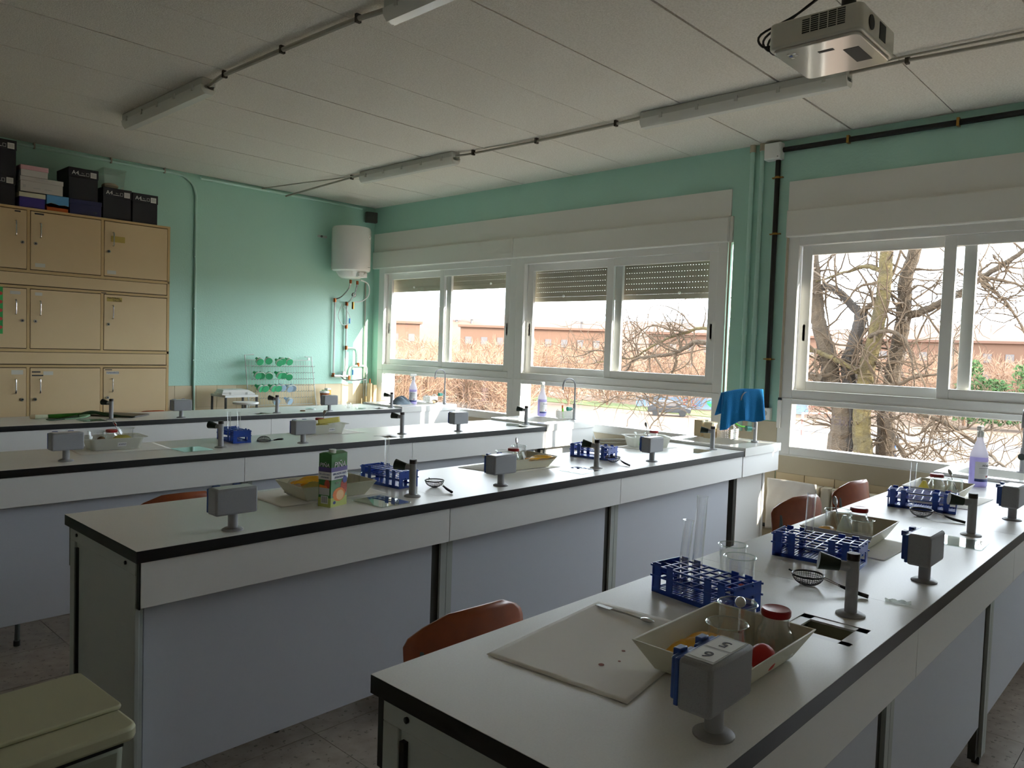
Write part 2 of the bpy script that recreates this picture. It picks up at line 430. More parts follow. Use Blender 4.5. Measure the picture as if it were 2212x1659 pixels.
# windows -----------------------------------------------------------
def window(n, ya, yb, sh, label, over=0.02):
    """unit from y=yb (far) to ya (near); sh = height of the lowered shutter's bottom edge or None"""
    t = thing('window_%d' % n, label, 'window', (XW, 0, 0), kind='structure')
    x0, x1 = -0.01, 0.075
    fr = M()
    fr.box(x0, x1, yb-0.10, yb, 0.80, 2.40); fr.box(x0, x1, ya, ya+0.08, 0.80, 2.40)
    fr.box(x0, x1, ya+0.08, yb-0.10, 0.80, 0.87); fr.box(x0, x1, ya+0.08, yb-0.10, 1.18, 1.285); fr.box(x0, x1, ya+0.08, yb-0.10, 2.325, 2.40)
    fr.box(x0-0.008, x0, ya+0.02, yb-0.02, 1.215, 1.222); fr.box(x0-0.008, x0, ya+0.02, yb-0.02, 0.80, 0.812)
    fr.build('frame', 'white_pvc', t, bevel=0.004)
    M().box(0.02, 0.026, ya+0.08, yb-0.10, 0.87, 1.18).build('fixed_pane', 'glass_pane', t)
    mid = (ya+yb)/2 + 0.02
    for k, (a, b, xs) in enumerate(((mid-0.12, yb-0.105, 0.042), (ya+0.085, mid+over, 0.004))):
        s = M(); st = 0.072
        s.box(xs, xs+0.032, b-st, b, 1.285, 2.325); s.box(xs, xs+0.032, a, a+st, 1.285, 2.325)
        s.box(xs, xs+0.032, a+st, b-st, 1.285, 1.35); s.box(xs, xs+0.032, a+st, b-st, 2.258, 2.325)
        so = s.build('sash', 'white_pvc', t, bevel=0.003)
        M().box(xs+0.012, xs+0.018, a+st, b-st, 1.35, 2.258).build('pane', 'glass_pane', so)
        yh = b-0.036 if k == 0 else a+0.036
        M().rbox(-0.009, 0.009, -0.06, 0.06, 0, 0.004, 0.008).xf(Matrix.Translation((xs, yh, 1.70)) @ Matrix.Rotation(R(90), 4, 'Z') @ Matrix.Rotation(R(90), 4, 'X')).build('handle_plate', 'white_pvc', so)
        M().rbox(-0.006, 0.006, -0.032, 0.032, 0, 0.006, 0.005).xf(Matrix.Translation((xs, yh, 1.69)) @ Matrix.Rotation(R(90), 4, 'Z') @ Matrix.Rotation(R(90), 4, 'X')).build('handle_slot', 'black_rubber', so)
    # roller shutter: each slat with its row of light slots
    if sh:
        z = sh; xs = 0.14
        M().box(xs-0.012, xs+0.008, ya+0.06, yb-0.06, z, z+0.045).build('shutter_bottom_bar', 'shutter', t, bevel=0.003)
        for q in (0.22, 0.78):
            M().sphere((xs-0.018, ya+(yb-ya)*q, z+0.05), 0.012).build('shutter_stop', 'white_pvc', t)
        z += 0.0465
        while z < 2.42:
            s = M().box(xs-0.006, xs+0.006, ya+0.06, yb-0.06, z, z+0.0435)
            y = ya+0.07
            while y < yb-0.07:
                s.box(xs-0.004, xs+0.004, y, y+0.017, z+0.0435, z+0.0466); y += 0.026
            s.build('shutter_slat', 'shutter', t); z += 0.0465
    # reveal lining outside
    rv = M().box(0.075, WT, yb-0.03, yb, 0.80, 2.40); rv.box(0.075, WT+0.05, ya, yb, 0.77, 0.80)
    rv.build('outer_reveal', 'facade_white', t)
    return t
window(1, 5.06, 7.24, 2.12, 'sliding white window nearest the corner with shutter barely lowered')
window(2, 2.85, 5.06, 1.972, 'sliding white window with shutter lowered a quarter, beside the painted pipes')
window(3, 0.16, 2.39, None, 'sliding white window without lowered shutter, bare tree trunks behind it', 0.06)
window(4, -2.06, 0.16, 1.30, 'sliding white window past the end of the spoon bench')  # out of view; shutter set low to block sun from its upper panes
for i, (a, b) in enumerate(((2.835, 7.345), (-2.06, 2.385))):
    t = thing('trim_%d' % (i+1), ['long white roller shutter casing over the two windows at the corner', 'white roller shutter casing over the tree view window'][i], 'casing', (XW, 0, 0), kind='structure')
    M().box(-0.012, 0.01, a, b, 2.585, 2.79).build('upper_cover', 'shutter_box', t)
    segs = ((a, 5.10), (5.104, b)) if i == 0 else ((a, 0.15), (0.154, b))
    for p, q in segs:
        M().box(-0.035, 0.01, p, q, 2.385, 2.583).build('lower_cover', 'shutter_box', t, bevel=0.012)
    M().box(-0.02, 0.01, 2.812 if i == 0 else 2.386, 2.834 if i == 0 else 2.39, 2.385, 2.583).build('end_cap', 'shutter_box', t)
for y, lab in ((2.83, 'flat grey strap of the shutter beside the painted pipes'), (2.375, 'flat grey strap of the shutter beside the black pipe')):
    t = thing('shutter_strap', lab, 'strap', (XW-0.012, y, 0))
    M().box(-0.004, 0, -0.008, 0.008, 1.22, 2.40).build('strap', 'beige_plaster', t)
    M().box(-0.012, 0, -0.012, 0.012, 1.205, 1.222).build('guide', 'black_rubber', t)
    M().rbox(-0.018, 0.0, -0.014, 0.014, 1.0, 1.2, 0.004).build('winder_cover', 'white_pvc', t)

# pipes and cables on the walls ---------------------------------------
def painted_pipe(y, lab):
    t = thing('painted_conduit', lab, 'pipe', (XW-0.02, y, 0))
    M().cyl((0, 0, 0.95), (0, 0, 3.06), 0.0165).build('tube', 'teal_gloss', t)
    M().cyl((0, 0, 1.68), (0, 0, 1.80), 0.0205).build('sleeve', 'teal_gloss', t)
    M().cyl((0, 0, 2.08), (0, 0, 2.12), 0.0185).build('sleeve', 'teal_gloss', t)
    M().cyl((0, 0, 3.04), (0, 0, ZC), 0.022).build('ceiling_collar', 'beige_plaster', t)
painted_pipe(2.675, 'teal painted vertical pipe next to the shutter strap')
painted_pipe(2.598, 'teal painted vertical pipe below the white junction box')
t = thing('black_pipe', 'black vertical cable pipe with metal clips below the junction box', 'pipe', (XW-0.02, 2.475, 0))
M().cyl((0, 0, 1.14), (0, 0, 2.96), 0.018).build('tube', 'black_rubber', t)
for z in (1.50, 2.42, 2.83):
    M().cyl((0, 0, z-0.007), (0, 0, z+0.007), 0.021).build('clip', 'brass', t)
    M().box(-0.004, 0.018, -0.04, 0.04, z-0.004, z+0.004).build('clip_bracket', 'brass', t)
t = thing('junction_box', 'square white junction box under the ceiling between the windows', 'box', (XW, 2.50, 3.015))
M().box(-0.075, 0, -0.062, 0.062, -0.06, 0.06).build('body', 'white_pvc', t, bevel=0.006)
M().box(-0.082, -0.075, -0.056, 0.056, -0.054, 0.054).build('cover', 'white_pvc', t, bevel=0.003)
M().cyl((-0.083, -0.045, -0.045), (-0.081, -0.045, -0.045), 0.004).build('screw', 'steel', t)
t = thing('black_cable_pipe', 'thick black cable pipe along the top of the window wall', 'pipe', (XW-0.02, 0, 0))
M().tube([(0, 2.44, 3.025), (0, -2.6, 3.025)], 0.019).build('tube', 'black_rubber', t)
for y in (1.98, 1.31, 0.64, -0.03, -0.7):
    M().box(-0.022, 0.02, y-0.008, y+0.008, 3.0, 3.052).build('clip', 'brass', t)
t = thing('wall_socket', 'small white socket at the foot of the black cable pipe', 'socket', (XW, 2.475, 1.10))
M().box(-0.045, 0, -0.04, 0.04, -0.05, 0.04).build('body', 'white_pvc', t, bevel=0.005)
M().cyl((-0.046, 0, 0), (-0.04, 0, 0), 0.02).build('outlet', 'boiler_grey', t)

t = thing('wall_conduit', 'white conduit running under the ceiling and bending down beside the cabinets', 'pipe', (0, YB-0.014, 0))
M().tube(smooth([(X0, 0, 3.062), (2.6, 0, 3.062), (3.10, 0, 3.062), (3.24, 0, 3.03), (3.315, 0, 2.92), (3.322, 0, 2.6), (3.322, 0, 0.6)], 4), 0.0125).build('tube', 'teal_gloss', t)
for x in (1.42, 1.95, 2.55, 3.02): M().box(x-0.006, x+0.006, -0.014, 0.014, 3.045, 3.093).build('clip', 'conduit_grey', t)
for z in (2.30, 1.80, 1.30): M().box(3.306, 3.338, -0.014, 0.014, z-0.006, z+0.006).build('clip', 'teal_gloss', t)
tag(M().tube([(3.36, YB-0.02, 3.06), (5.25, YB-0.02, 3.06)], 0.014).build('corner_conduit', 'teal_gloss'), 'thin painted conduit under the ceiling above the water heater', 'pipe')

# ceiling lamps and their conduits
def lamp(x, ya, yb, lab):
    t = thing('ceiling_lamp', lab, 'lamp', (x, 0, ZC))
    M().box(-0.045, 0.045, ya, yb, -0.055, 0).build('base', 'lamp_body', t, bevel=0.006)
    pr = [(-0.05, -0.045), (-0.045, -0.075), (-0.025, -0.098), (0.025, -0.098), (0.045, -0.075), (0.05, -0.045)]
    m = M(); n = len(pr)
    m.add([(p[0], ya, p[1]) for p in pr]+[(p[0], yb, p[1]) for p in pr],
          [(i, i+1, i+1+n, i+n) for i in range(n-1)]+[tuple(range(n-1, -1, -1)), tuple(range(n, 2*n))])
    m.build('cover', 'lamp_cover', t)
    M().cyl((0, ya+0.04, -0.068), (0, yb-0.04, -0.068), 0.013).build('tube', 'tube_glass', t)
    k = ya+0.12
    while k < yb:
        for s in (-1, 1): M().box(s*0.047, s*0.055, k-0.01, k+0.01, -0.062, -0.03).build('clip', 'lamp_body', t)
        k += 0.26
    for y in (ya+0.03, yb-0.03): M().box(-0.03, 0.03, y-0.03, y+0.03, -0.066, -0.05).build('lamp_holder', 'white_pvc', t)
lamp(2.15, 4.60, 5.86, 'fluorescent ceiling lamp above the leek and tub benches')
lamp(2.21, 1.64, 2.90, 'fluorescent ceiling lamp above the juice carton, cut by the top of the photo')
lamp(4.24, 4.66, 5.92, 'fluorescent ceiling lamp in front of the water heater')
lamp(4.30, 1.58, 2.90, 'fluorescent ceiling lamp beside the projector')
def conduit(pts, clips, lab, r=0.0095):
    t = thing('ceiling_conduit', lab, 'pipe', (0, 0, 0))
    M().tube(pts, r).build('tube', 'conduit_grey', t)
    for x, y in clips: M().box(x-0.014, x+0.014, y-0.009, y+0.009, ZC-0.04, ZC).build('clip', 'joint_dark', t)
zc = ZC-0.022
conduit([(2.205, 2.90, zc-0.01), (2.19, 3.13, zc), (2.165, 3.78, zc), (2.15, 4.40, zc), (2.15, 4.60, zc-0.02)], [(2.19, 3.13), (2.165, 3.78), (2.15, 4.40)], 'grey ceiling conduit joining the two lamps over the leek side', 0.013)
conduit([(4.295, 2.90, zc), (4.31, 3.13, zc), (4.32, 3.86, zc), (4.29, 4.55, zc), (4.24, 4.66, zc-0.01)], [(4.31, 3.13), (4.32, 3.86), (4.28, 4.5)], 'grey ceiling conduit joining the two lamps near the windows')
conduit([(4.33, 2.90, zc+0.004), (4.345, 3.13, zc+0.006), (4.35, 3.86, zc+0.006), (4.28, 4.66, zc)], [], 'thin second cable beside the conduit near the windows', 0.006)
conduit([(4.30, 1.58, zc), (4.295, 1.29, zc), (4.34, 0.79, zc), (4.36, -0.5, zc)], [(4.295, 1.29), (4.345, 0.6)], 'grey ceiling conduit leading away from the lamp past the projector')
conduit([(4.26, 1.58, zc+0.004), (4.25, 1.29, zc+0.006), (4.27, 0.79, zc+0.006), (4.30, -0.5, zc)], [], 'thin dark cable beside the conduit past the projector', 0.006)
conduit([(4.24, 5.92, zc), (4.24, 6.10, zc), (4.26, 6.6, zc-0.01), (4.28, 7.34, zc-0.03)], [(4.24, 6.10)], 'grey conduit from the lamp to the back wall')
conduit([(4.22, 5.92, zc), (4.21, 6.15, zc), (4.10, 6.7, zc), (4.0, 7.34, zc)], [], 'thin cable splitting from the lamp to the back wall', 0.006)

# projector -----------------------------------------------------------
t = thing('projector', 'cream ceiling projector with vent grille and glossy underside', 'projector', (2.985, 1.065, 2.745))
L, W_, Hh = 0.40, 0.365, 0.115
M().rbox(0, L, 0, W_, 0.012, Hh, 0.03, 5).build('body', 'projector', t, bevel=0.008)
M().rbox(0.012, L-0.012, 0.012, W_-0.012, 0, 0.014, 0.03, 5).build('underside', 'projector_gloss', t, bevel=0.006)
for i in range(5):
    for j in range(8):
        if i == 4 and j > 6: continue
        M().box(-0.0012, 0.004, 0.06+i*0.034, 0.06+i*0.034+0.029, 0.045+j*0.008, 0.0495+j*0.008).build('vent_slot', 'vent_dark', t)
M().box(0.20, 0.27, -0.002, 0.006, 0.035, 0.10).build('lens_recess', 'vent_dark', t)
M().cyl((0.105, -0.004, 0.065), (0.105, 0.02, 0.065), 0.028).build('lens', 'vent_dark', t)
M().box(0.14, 0.30, 0.055, 0.115, -0.0012, 0.004).build('filter_door', 'vent_dark', t)
M().box(0.10, 0.12, 0.14, 0.20, -0.0012, 0.004).build('foot_slot', 'vent_dark', t)
for i in range(5): M().cyl((0.06+0.02*(i % 3), 0.30-0.022*(i//3), -0.003), (0.06+0.02*(i % 3), 0.30-0.022*(i//3), 0.004), 0.007).build('button', 'socket_blue' if i == 1 else 'white_pvc', t)
M().cyl((0.27, 0.15, Hh), (0.27, 0.15, ZC-2.745), 0.028).build('mount_pole', 'frame_dark', t)
M().box(0.16, 0.38, 0.05, 0.25, Hh, Hh+0.012).build('mount_plate', 'frame_dark', t)
M().rbox(0.20, 0.34, 0.08, 0.22, ZC-2.745-0.012, ZC-2.745, 0.02).build('ceiling_plate', 'frame_dark', t)
for k in range(3):
    M().tube(smooth([(0.06+k*0.05, W_-0.01, 0.05), (0.04+k*0.05, W_+0.04, 0.05), (0.06+k*0.04, W_+0.06, 0.11), (0.16, W_-0.05, 0.20), (0.26, 0.17, ZC-2.745-0.01)], 5), 0.005, 6).build('cable', 'black_rubber', t)
M().box(0.08, 0.13, W_-0.005, W_+0.02, 0.03, 0.055).build('plug', 'black_rubber', t)

# ------------------------------------------------------------------ beige cabinets on the back wall
YC = 6.90
CX = [1.262, 1.797, 2.337, 2.892]
def cabinet_tier(zt, zb, lab, labels):
    t = thing('wall_cabinet', lab, 'cabinet', (0, YC, 0), group='stacked beige cabinets')
    m = M(); x0, x1 = CX[0]-0.545, CX[-1]; d = YB-YC-0.006
    m.box(x0, x1, 0.02, d, zb, zt-0.001)
    m.build('body', 'cabinet_gap', t)
    fr = M(); hdoor = zb+0.125
    fr.box(x0, x1, 0.0, 0.02, zt-0.02, zt-0.001); fr.box(x0, x1, 0, 0.02, hdoor-0.022, hdoor)
    fr.box(x1-0.02, x1, 0, d, zb, zt-0.001)
    fr.box(x0, x1, -0.002, d, zt-0.018, zt-0.001)
    for x in CX[:-1]: fr.box(x-0.012, x+0.009, 0.0, 0.02, hdoor, zt-0.02)
    fr.build('frame', 'cabinet_trim', t)
    M().box(x0+0.004, x1-0.024, 0.002, 0.02, zb+0.006, hdoor-0.026).build('plinth_panel', 'cabinet', t, bevel=0.002)
    for i in range(-1, 3):
        a = (CX[i] if i >= 0 else CX[0]-0.545)+0.012; b = CX[i+1]-(0.016 if i < 2 else 0.026)
        if i < 0: b = CX[0]-0.016
        dr = M().box(a, b, -0.004, 0.016, hdoor+0.006, zt-0.026).build('door', 'cabinet', t, bevel=0.002)
        right = i <= 0
        xh = b-0.075 if right else a+0.065
        zh = zt-0.17
        M().tube(smooth([(xh, -0.004, zh+0.055), (xh, -0.028, zh+0.052), (xh, -0.030, zh), (xh, -0.028, zh-0.052), (xh, -0.004, zh-0.055)], 3), 0.0048, 6).build('handle', 'chrome', dr)
        xk = b-0.03 if right else a+0.032
        M().cyl((xk, -0.016, zh-0.105), (xk, -0.004, zh-0.105), 0.0125, n=10).build('lock', 'chrome', dr)
        M().cyl((xk, -0.0175, zh-0.105), (xk, -0.016, zh-0.105), 0.006, n=8).build('keyhole', 'vent_dark', dr)
    for (x, z, w_, h_, mt) in labels:
        M().box(x, x+w_, -0.0052, -0.004, z, z+h_).build('sticker', mt, t)
    return t
cabinet_tier(2.492, 1.882, 'beige three-door cabinet on top of the stack, carrying the cardboard boxes',
             [(1.835, 2.445, 0.065, 0.012, 'ink'), (1.70, 2.447, 0.04, 0.010, 'ink'), (2.40, 2.30, 0.11, 0.05, 'tape_yellow'), (1.84, 2.035, 0.07, 0.03, 'tape_white'), (2.37, 2.03, 0.07, 0.03, 'tape_white')])
cabinet_tier(1.882, 1.262, 'beige three-door cabinet in the middle of the stack with the green poster',
             [(1.67, 1.81, 0.07, 0.025, 'tape_white'), (1.84, 1.81, 0.05, 0.025, 'tape_white'), (2.37, 1.80, 0.12, 0.035, 'tape_yellow'), (2.325, 1.865, 0.04, 0.006, 'ink')])
cabinet_tier(1.262, 0.642, 'beige three-door cabinet low in the stack behind the leek bench',
             [(1.68, 1.185, 0.08, 0.035, 'tape_white'), (1.82, 1.20, 0.06, 0.01, 'ink'), (1.82, 1.172, 0.08, 0.01, 'ink'), (1.90, 1.18, 0.07, 0.03, 'tape_white'), (2.36, 1.22, 0.055, 0.007, 'ink'), (2.37, 1.185, 0.10, 0.025, 'tape_white')])
cabinet_tier(0.642, 0.02, 'beige three-door cabinet at the floor, hidden by the leek bench', [])
tg = thing('cabinet_notes', 'handwritten notes taped to the beige cabinet doors', 'note', (0, YC-0.006, 0))
text('MATERIAL', 0.022, 'ink', tg, (2.425, 0, 1.828), RF)
text('TALLER', 0.022, 'ink', tg, (2.45, 0, 1.808), RF)
text('TERRARIOS', 0.020, 'label_blue', tg, (2.42, 0, 1.198), RF)
t = thing('green_poster', 'green poster with red dots taped on a cabinet door', 'poster', (1.40, YC-0.008, 1.50))
M().box(0, 0.222, 0, 0.002, 0, 0.36).build('sheet', 'paint_green', t)
for i in range(5):
    for j in range(5): M().cyl((0.03+i*0.044, -0.001, 0.05+j*0.065), (0.03+i*0.044, 0.001, 0.05+j*0.065), 0.014, n=10).build('dot', 'paint_red', t)

# boxes on the cabinets
ZT = 2.492
def a4_box(x0, x1, z0, h, lab, y=YC+0.03, lid=True, rz=0, d=0.30):
    t = thing('paper_box', lab, 'box', ((x0+x1)/2, y, z0), rz, group='navy paper boxes on the cabinets')
    w2 = (x1-x0)/2
    M().box(-w2+0.004, w2-0.004, 0.004, d-0.004, 0, h-0.01).build('body', 'navy_card', t)
    M().box(-w2, w2, 0, d, h-0.075, h).build('lid', 'navy_card', t, bevel=0.002)
    M().box(w2-0.062, w2-0.016, -0.0012, 0, h-0.066, h-0.022).build('barcode_label', 'print_white', t)
    for k in range(7): M().box(w2-0.055+k*0.005, w2-0.0527+k*0.005, -0.002, -0.0012, h-0.058, h-0.03).build('barcode_bar', 'boiler_grey', t)
    text('A4', 0.046, 'print_white', t, (-w2+0.05, -0.0012, h-0.042), RF)
    text('5 x', 0.014, 'print_white', t, (w2-0.12, -0.0012, h-0.04), RF)
    M().box(w2-0.15, w2-0.10, -0.0008, 0, h-0.058, h-0.054).build('print_line', 'print_white', t)
    m = M(); q = (w2-0.094, w2-0.072, h-0.058, h-0.032)
    for a in ((q[0], q[1], q[2], q[2]+0.002), (q[0], q[1], q[3]-0.002, q[3]), (q[0], q[0]+0.002, q[2], q[3]), (q[1]-0.002, q[1], q[2], q[3])): m.box(a[0], a[1], -0.0008, 0, a[2], a[3])
    m.build('print_icon', 'print_white', t)
    return t
a4_box(2.580, 2.795, ZT, 0.255, 'navy paper box at the very end of the cabinet row')
a4_box(2.345, 2.575, ZT, 0.262, 'navy paper box under the clear plastic tub')
a4_box(2.085, 2.310, 2.616, 0.255, 'navy paper box standing on the dark shoe box', rz=R(0))
a4_box(1.52, 1.715, ZT, 0.235, 'navy paper box at the bottom of the pair beside the shoe boxes')
a4_box(1.52, 1.722, 2.727, 0.265, 'navy paper box on top of the pair beside the shoe boxes')
def shoe_box(x0, x1, z0, h, body, lid, lab, d=0.28, lh=0.035):
    t = thing('shoe_box', lab, 'box', ((x0+x1)/2, YC+0.02, z0), group='shoe boxes on the cabinets'); w2 = (x1-x0)/2
    M().box(-w2+0.004, w2-0.004, 0.004, d-0.004, 0, h-0.006).build('body', body, t)
    M().box(-w2, w2, 0, d, h-lh, h).build('lid', lid, t, bevel=0.002)
    return t
sb = shoe_box(2.09, 2.335, ZT, 0.124, 'navy_card2', 'navy_card2', 'dark blue shoe box with a small white mark beneath a paper box')
mk = M().add([(0, 0, 0), (0.012, 0, 0.006), (0.026, 0, 0.002), (0.016, 0, -0.006)], [(0, 1, 2, 3), (3, 2, 1, 0)])
mk.build('white_mark', 'print_white', sb, (0.06, 0.002, 0.03), solid=0.0006)
cb = shoe_box(1.925, 2.085, ZT, 0.126, 'orange_print', 'sky_print', 'shoe box printed orange below and sky blue above', lh=0.075)
M().add([(-.078, 0, .05), (-.05, 0, .062), (-.02, 0, .058), (.01, 0, .05), (.05, 0, .056), (.078, 0, .05), (.078, 0, .03), (-.078, 0, .03)], [tuple(range(8)), tuple(range(7, -1, -1))]).build('printed_hills', 'orange_print', cb, (0, -0.0012, 0), solid=0.0008)
shoe_box(1.735, 1.918, ZT, 0.118, 'purple_card', 'cream_card', 'purple shoe box with cream lid')
wb_ = shoe_box(1.742, 2.045, 2.620, 0.115, 'white_card', 'white_card', 'long white shoe box lying across two boxes')
text('ALEX CANTERO', 0.012, 'boiler_grey', wb_, (0.0, -0.0012, 0.097), RF)
M().box(-0.13, -0.112, 0.002, 0.004, 0.03, 0.05).build('print_stamp', 'boiler_grey', wb_)
for x in (-0.06, 0.02): M().box(x, x+0.05, 0.002, 0.004, 0.028, 0.034).build('print_line', 'boiler_grey', wb_)
shoe_box(1.745, 1.938, 2.737, 0.085, 'white_card', 'pink_card', 'pink-lidded pale shoe box on top of the white one')
t = thing('plastic_tub', 'clear plastic storage tub on a navy paper box', 'tub', (2.44, YC+0.05, 2.755))
M().frustum((-.075, .075, 0, .20), (-.088, .088, -.01, .21), 0, 0.15).build('body', 'plastic_clear', t)
M().box(-.093, .093, -.015, .215, 0.15, 0.162).build('lid', 'plastic_clear', t, bevel=0.003)
M().sphere((0, 0.10, 0.03), 0.06, sc=(1.1, 1.2, 0.45)).build('contents', 'beige_card', t)

# ------------------------------------------------------------------ water heater corner
t = thing('water_heater', 'white cylindrical water heater hanging in the corner', 'water heater', (4.965, YB-0.235, 2.30))
M().lathe([(0.0, 0), (0.17, 0), (0.205, 0.012), (0.213, 0.03), (0.213, 0.46), (0.203, 0.482), (0.15, 0.492), (0, 0.495)], 40).build('tank', 'boiler_white', t)
M().lathe([(0.0, -0.075), (0.10, -0.072), (0.135, -0.05), (0.165, 0.0), (0, 0.002)], 32).build('bottom_cap', 'boiler_white', t)
M().box(-0.02, 0.10, -0.168, -0.09, -0.062, -0.004).build('control_panel', 'white_pvc', t, bevel=0.006)
for x in (0.0, 0.07): M().cyl((x, -0.185, -0.032), (x, -0.165, -0.032), 0.020).build('knob', 'white_pvc', t)
M().xf
g = M().cyl((0.105, -0.192, 0.375), (0.10, -0.178, 0.375), 0.025).build('gauge', 'white_pvc', t)
M().box(0.1045, 0.1075, -0.1945, -0.191, 0.372, 0.392).build('needle', 'jar_lid', g)
M().box(-0.30, -0.19, 0.19, 0.205, 0.36, 0.385).build('hanger', 'boiler_grey', t)
M().cyl((-0.26, 0.18, 0.372), (-0.26, 0.195, 0.372), 0.012).build('hanger_bolt', 'frame_dark', t)
M().box(0.07, 0.13, -0.194, -0.19, 0.048, 0.054).xf(Matrix.Translation((0, 0, 0))).build('name_print', 'boiler_grey', t)
t = thing('heater_pipes', 'white water pipes with copper joints below the heater', 'pipe', (0, YB-0.03, 0))
def pp(pts, r=0.011, m='pipe_white', name='pipe'): M().tube(smooth(pts, 4), r, 8).build(name, m, t)
pp([(4.905, 0, 1.98), (4.905, 0, 1.5), (4.905, 0, 1.16)]); pp([(5.065, 0, 1.95), (5.065, 0, 1.5), (5.065, 0, 1.16)])
pp([(5.07, 0, 1.46), (5.20, 0, 1.455), (5.235, 0, 1.42), (5.24, 0, 1.30)]); pp([(5.12, 0, 1.08), (5.12, 0, 1.20), (5.16, 0, 1.25), (5.24, 0, 1.255), (5.33, 0, 1.25), (5.36, 0, 1.2), (5.36, 0, 0.9)])
pp([(5.325, 0.01, 2.22), (5.328, 0.01, 1.5), (5.335, 0.01, 0.86)], 0.008, 'conduit_grey')
pp([(4.97, -0.20, 2.19), (4.975, -0.16, 2.12), (4.95, -0.06, 2.03), (4.905, 0, 2.0)], 0.008, 'steel', 'hose')
pp([(5.06, -0.20, 2.185), (5.055, -0.17, 2.08), (5.06, -0.08, 2.0), (5.065, 0, 1.97)], 0.008, 'steel', 'hose')
pp([(5.09, -0.22, 2.22), (5.22, -0.18, 2.19), (5.28, -0.12, 2.08), (5.22, -0.08, 2.0), (5.12, -0.06, 1.98)], 0.007, 'hose_white', 'hose')
pp([(4.99, -0.02, 1.95), (4.94, -0.02, 1.82), (5.0, -0.02, 1.72), (5.10, -0.02, 1.75), (5.08, -0.02, 1.85), (5.0, -0.02, 1.92)], 0.004, 'hose_white', 'hose')
for x, z in ((4.905, 1.99), (5.065, 1.96), (5.07, 1.46), (5.24, 1.27), (4.905, 1.15), (5.065, 1.70), (5.12, 1.12)):
    M().cyl((x, 0, z-0.022), (x, 0, z+0.022), 0.0165, n=10).build('joint', 'copper', t)
for x, z in ((4.97, 2.195), (5.06, 2.19)): M().cyl((x, -0.20, z-0.02), (x, -0.20, z+0.02), 0.014, n=10).build('joint', 'copper', t)
for x, z in ((5.075, 1.735), (5.135, 1.15)): M().box(x+0.012, x+0.022, -0.03, -0.012, z, z+0.06).build('valve_lever', 'paint_blue', t)
M().cyl((5.10, -0.09, 2.06), (5.10, -0.075, 2.06), 0.026).build('pressure_gauge', 'frame_dark', t)
M().cyl((5.10, -0.092, 2.06), (5.10, -0.089, 2.06), 0.021).build('gauge_face', 'print_white', t)
M().cyl((5.10, -0.07, 1.98), (5.10, -0.07, 1.90), 0.014).build('valve', 'brass', t)
t = thing('wall_tap', 'chrome mixer tap with long spout below the heater pipes', 'tap', (4.98, YB, 1.14))
M().cyl((-0.08, -0.05, 0), (0.10, -0.05, 0), 0.018).build('body', 'chrome', t)
M().tube(smooth([(0.02, -0.06, -0.015), (0.03, -0.10, -0.04), (0.12, -0.16, -0.045), (0.24, -0.22, -0.03)], 4), 0.008).build('spout', 'chrome', t)
M().box(0.015, 0.05, -0.075, -0.03, 0.01, 0.06).xf(Matrix.Rotation(R(8), 4, 'Y')).build('lever', 'chrome', t, bevel=0.006)
for x in (-0.07, 0.09): M().cyl((x, -0.05, 0), (x, 0, 0), 0.012).build('inlet', 'copper', t)
t = thing('corner_sensor', 'small dark alarm sensor high in the corner', 'sensor', (5.33, YB-0.08, 2.965))
M().box(-0.06, 0.075, -0.03, 0.03, -0.06, 0.06).xf(Matrix.Rotation(R(-20), 4, 'Z')).build('body', 'frame_dark', t, bevel=0.008)
M().cyl((0, 0.02, 0), (0, 0.08, 0), 0.015).build('arm', 'frame_dark', t)
# counter along the back wall
t = thing('wall_counter', 'white tiled counter under the water heater', 'counter', (0, 0, 0))
M().box(3.93, XW-0.02, 6.95, YB-0.02, 0.78, 0.82).build('top', 'sink_white', t, bevel=0.004)
M().box(3.97, XW-0.04, 6.99, YB-0.02, 0.0, 0.78).build('base', 'bench_panel', t)
# drying rack with bottles
t = thing('drying_rack', 'white wire drying rack with pegs against the back wall', 'rack', (3.83, YB-0.10, 0.82))
m = M()
for pts in ([(0.03, 0, 0), (0, 0.05, 0.54), (0.10, 0.055, 0.545)], [(0.82, 0, 0), (0.775, 0.05, 0.53), (0.70, 0.055, 0.53)]): m.tube(pts, 0.006, 6)
for z in (0.02, 0.49, 0.43): m.tube([(0.02, 0.02+z*0.06, z), (0.79, 0.02+z*0.06, z)], 0.004, 5)
m.build('frame', 'pipe_white', t)
m = M()
for i in range(25): m.tube([(0.04+i*0.03, 0.005, 0.02), (0.04+i*0.03, 0.04, 0.48)], 0.0022, 4)
m.build('wires', 'pipe_white', t)
for i in range(6): M().cyl((0.13+i*0.12, 0.02, 0.508), (0.13+i*0.12, 0.035, 0.508), 0.014).build('knob', 'white_pvc', t) if i in (0, 3, 5) else None
peg = None
for j in range(6):
    for i in range(24):
        p = (0.055+i*0.031, -0.012, 0.09+j*0.066)
        if peg is None: peg = M().cyl((0, -0.028, 0.012), (0, 0.02, 0), 0.0022, n=5).build('peg', 'boiler_grey', t, p)
        else: share(peg, p, t)
def rack_bottle(m, lab, cap=True):
    b = thing('cut_bottle', lab, 'bottle', (0, 0, 0), group='cut plastic bottles on the drying rack')
    mm = M().lathe([(0.012, 0.0), (0.014, 0.02), (0.036, 0.05), (0.037, 0.085)], 14).xf(Matrix.Rotation(R(115), 4, 'X')); mm.build('funnel', m, b)
    M().lathe([(0.0375, 0.06), (0.0378, 0.082)], 14).xf(Matrix.Rotation(R(115), 4, 'X')).build('paper_band', 'print_white', b)
    M().lathe([(0.0, -0.006), (0.013, -0.004), (0.013, 0.012), (0, 0.012)], 10).xf(Matrix.Rotation(R(115), 4, 'X')).build('neck', m, b)
    return b
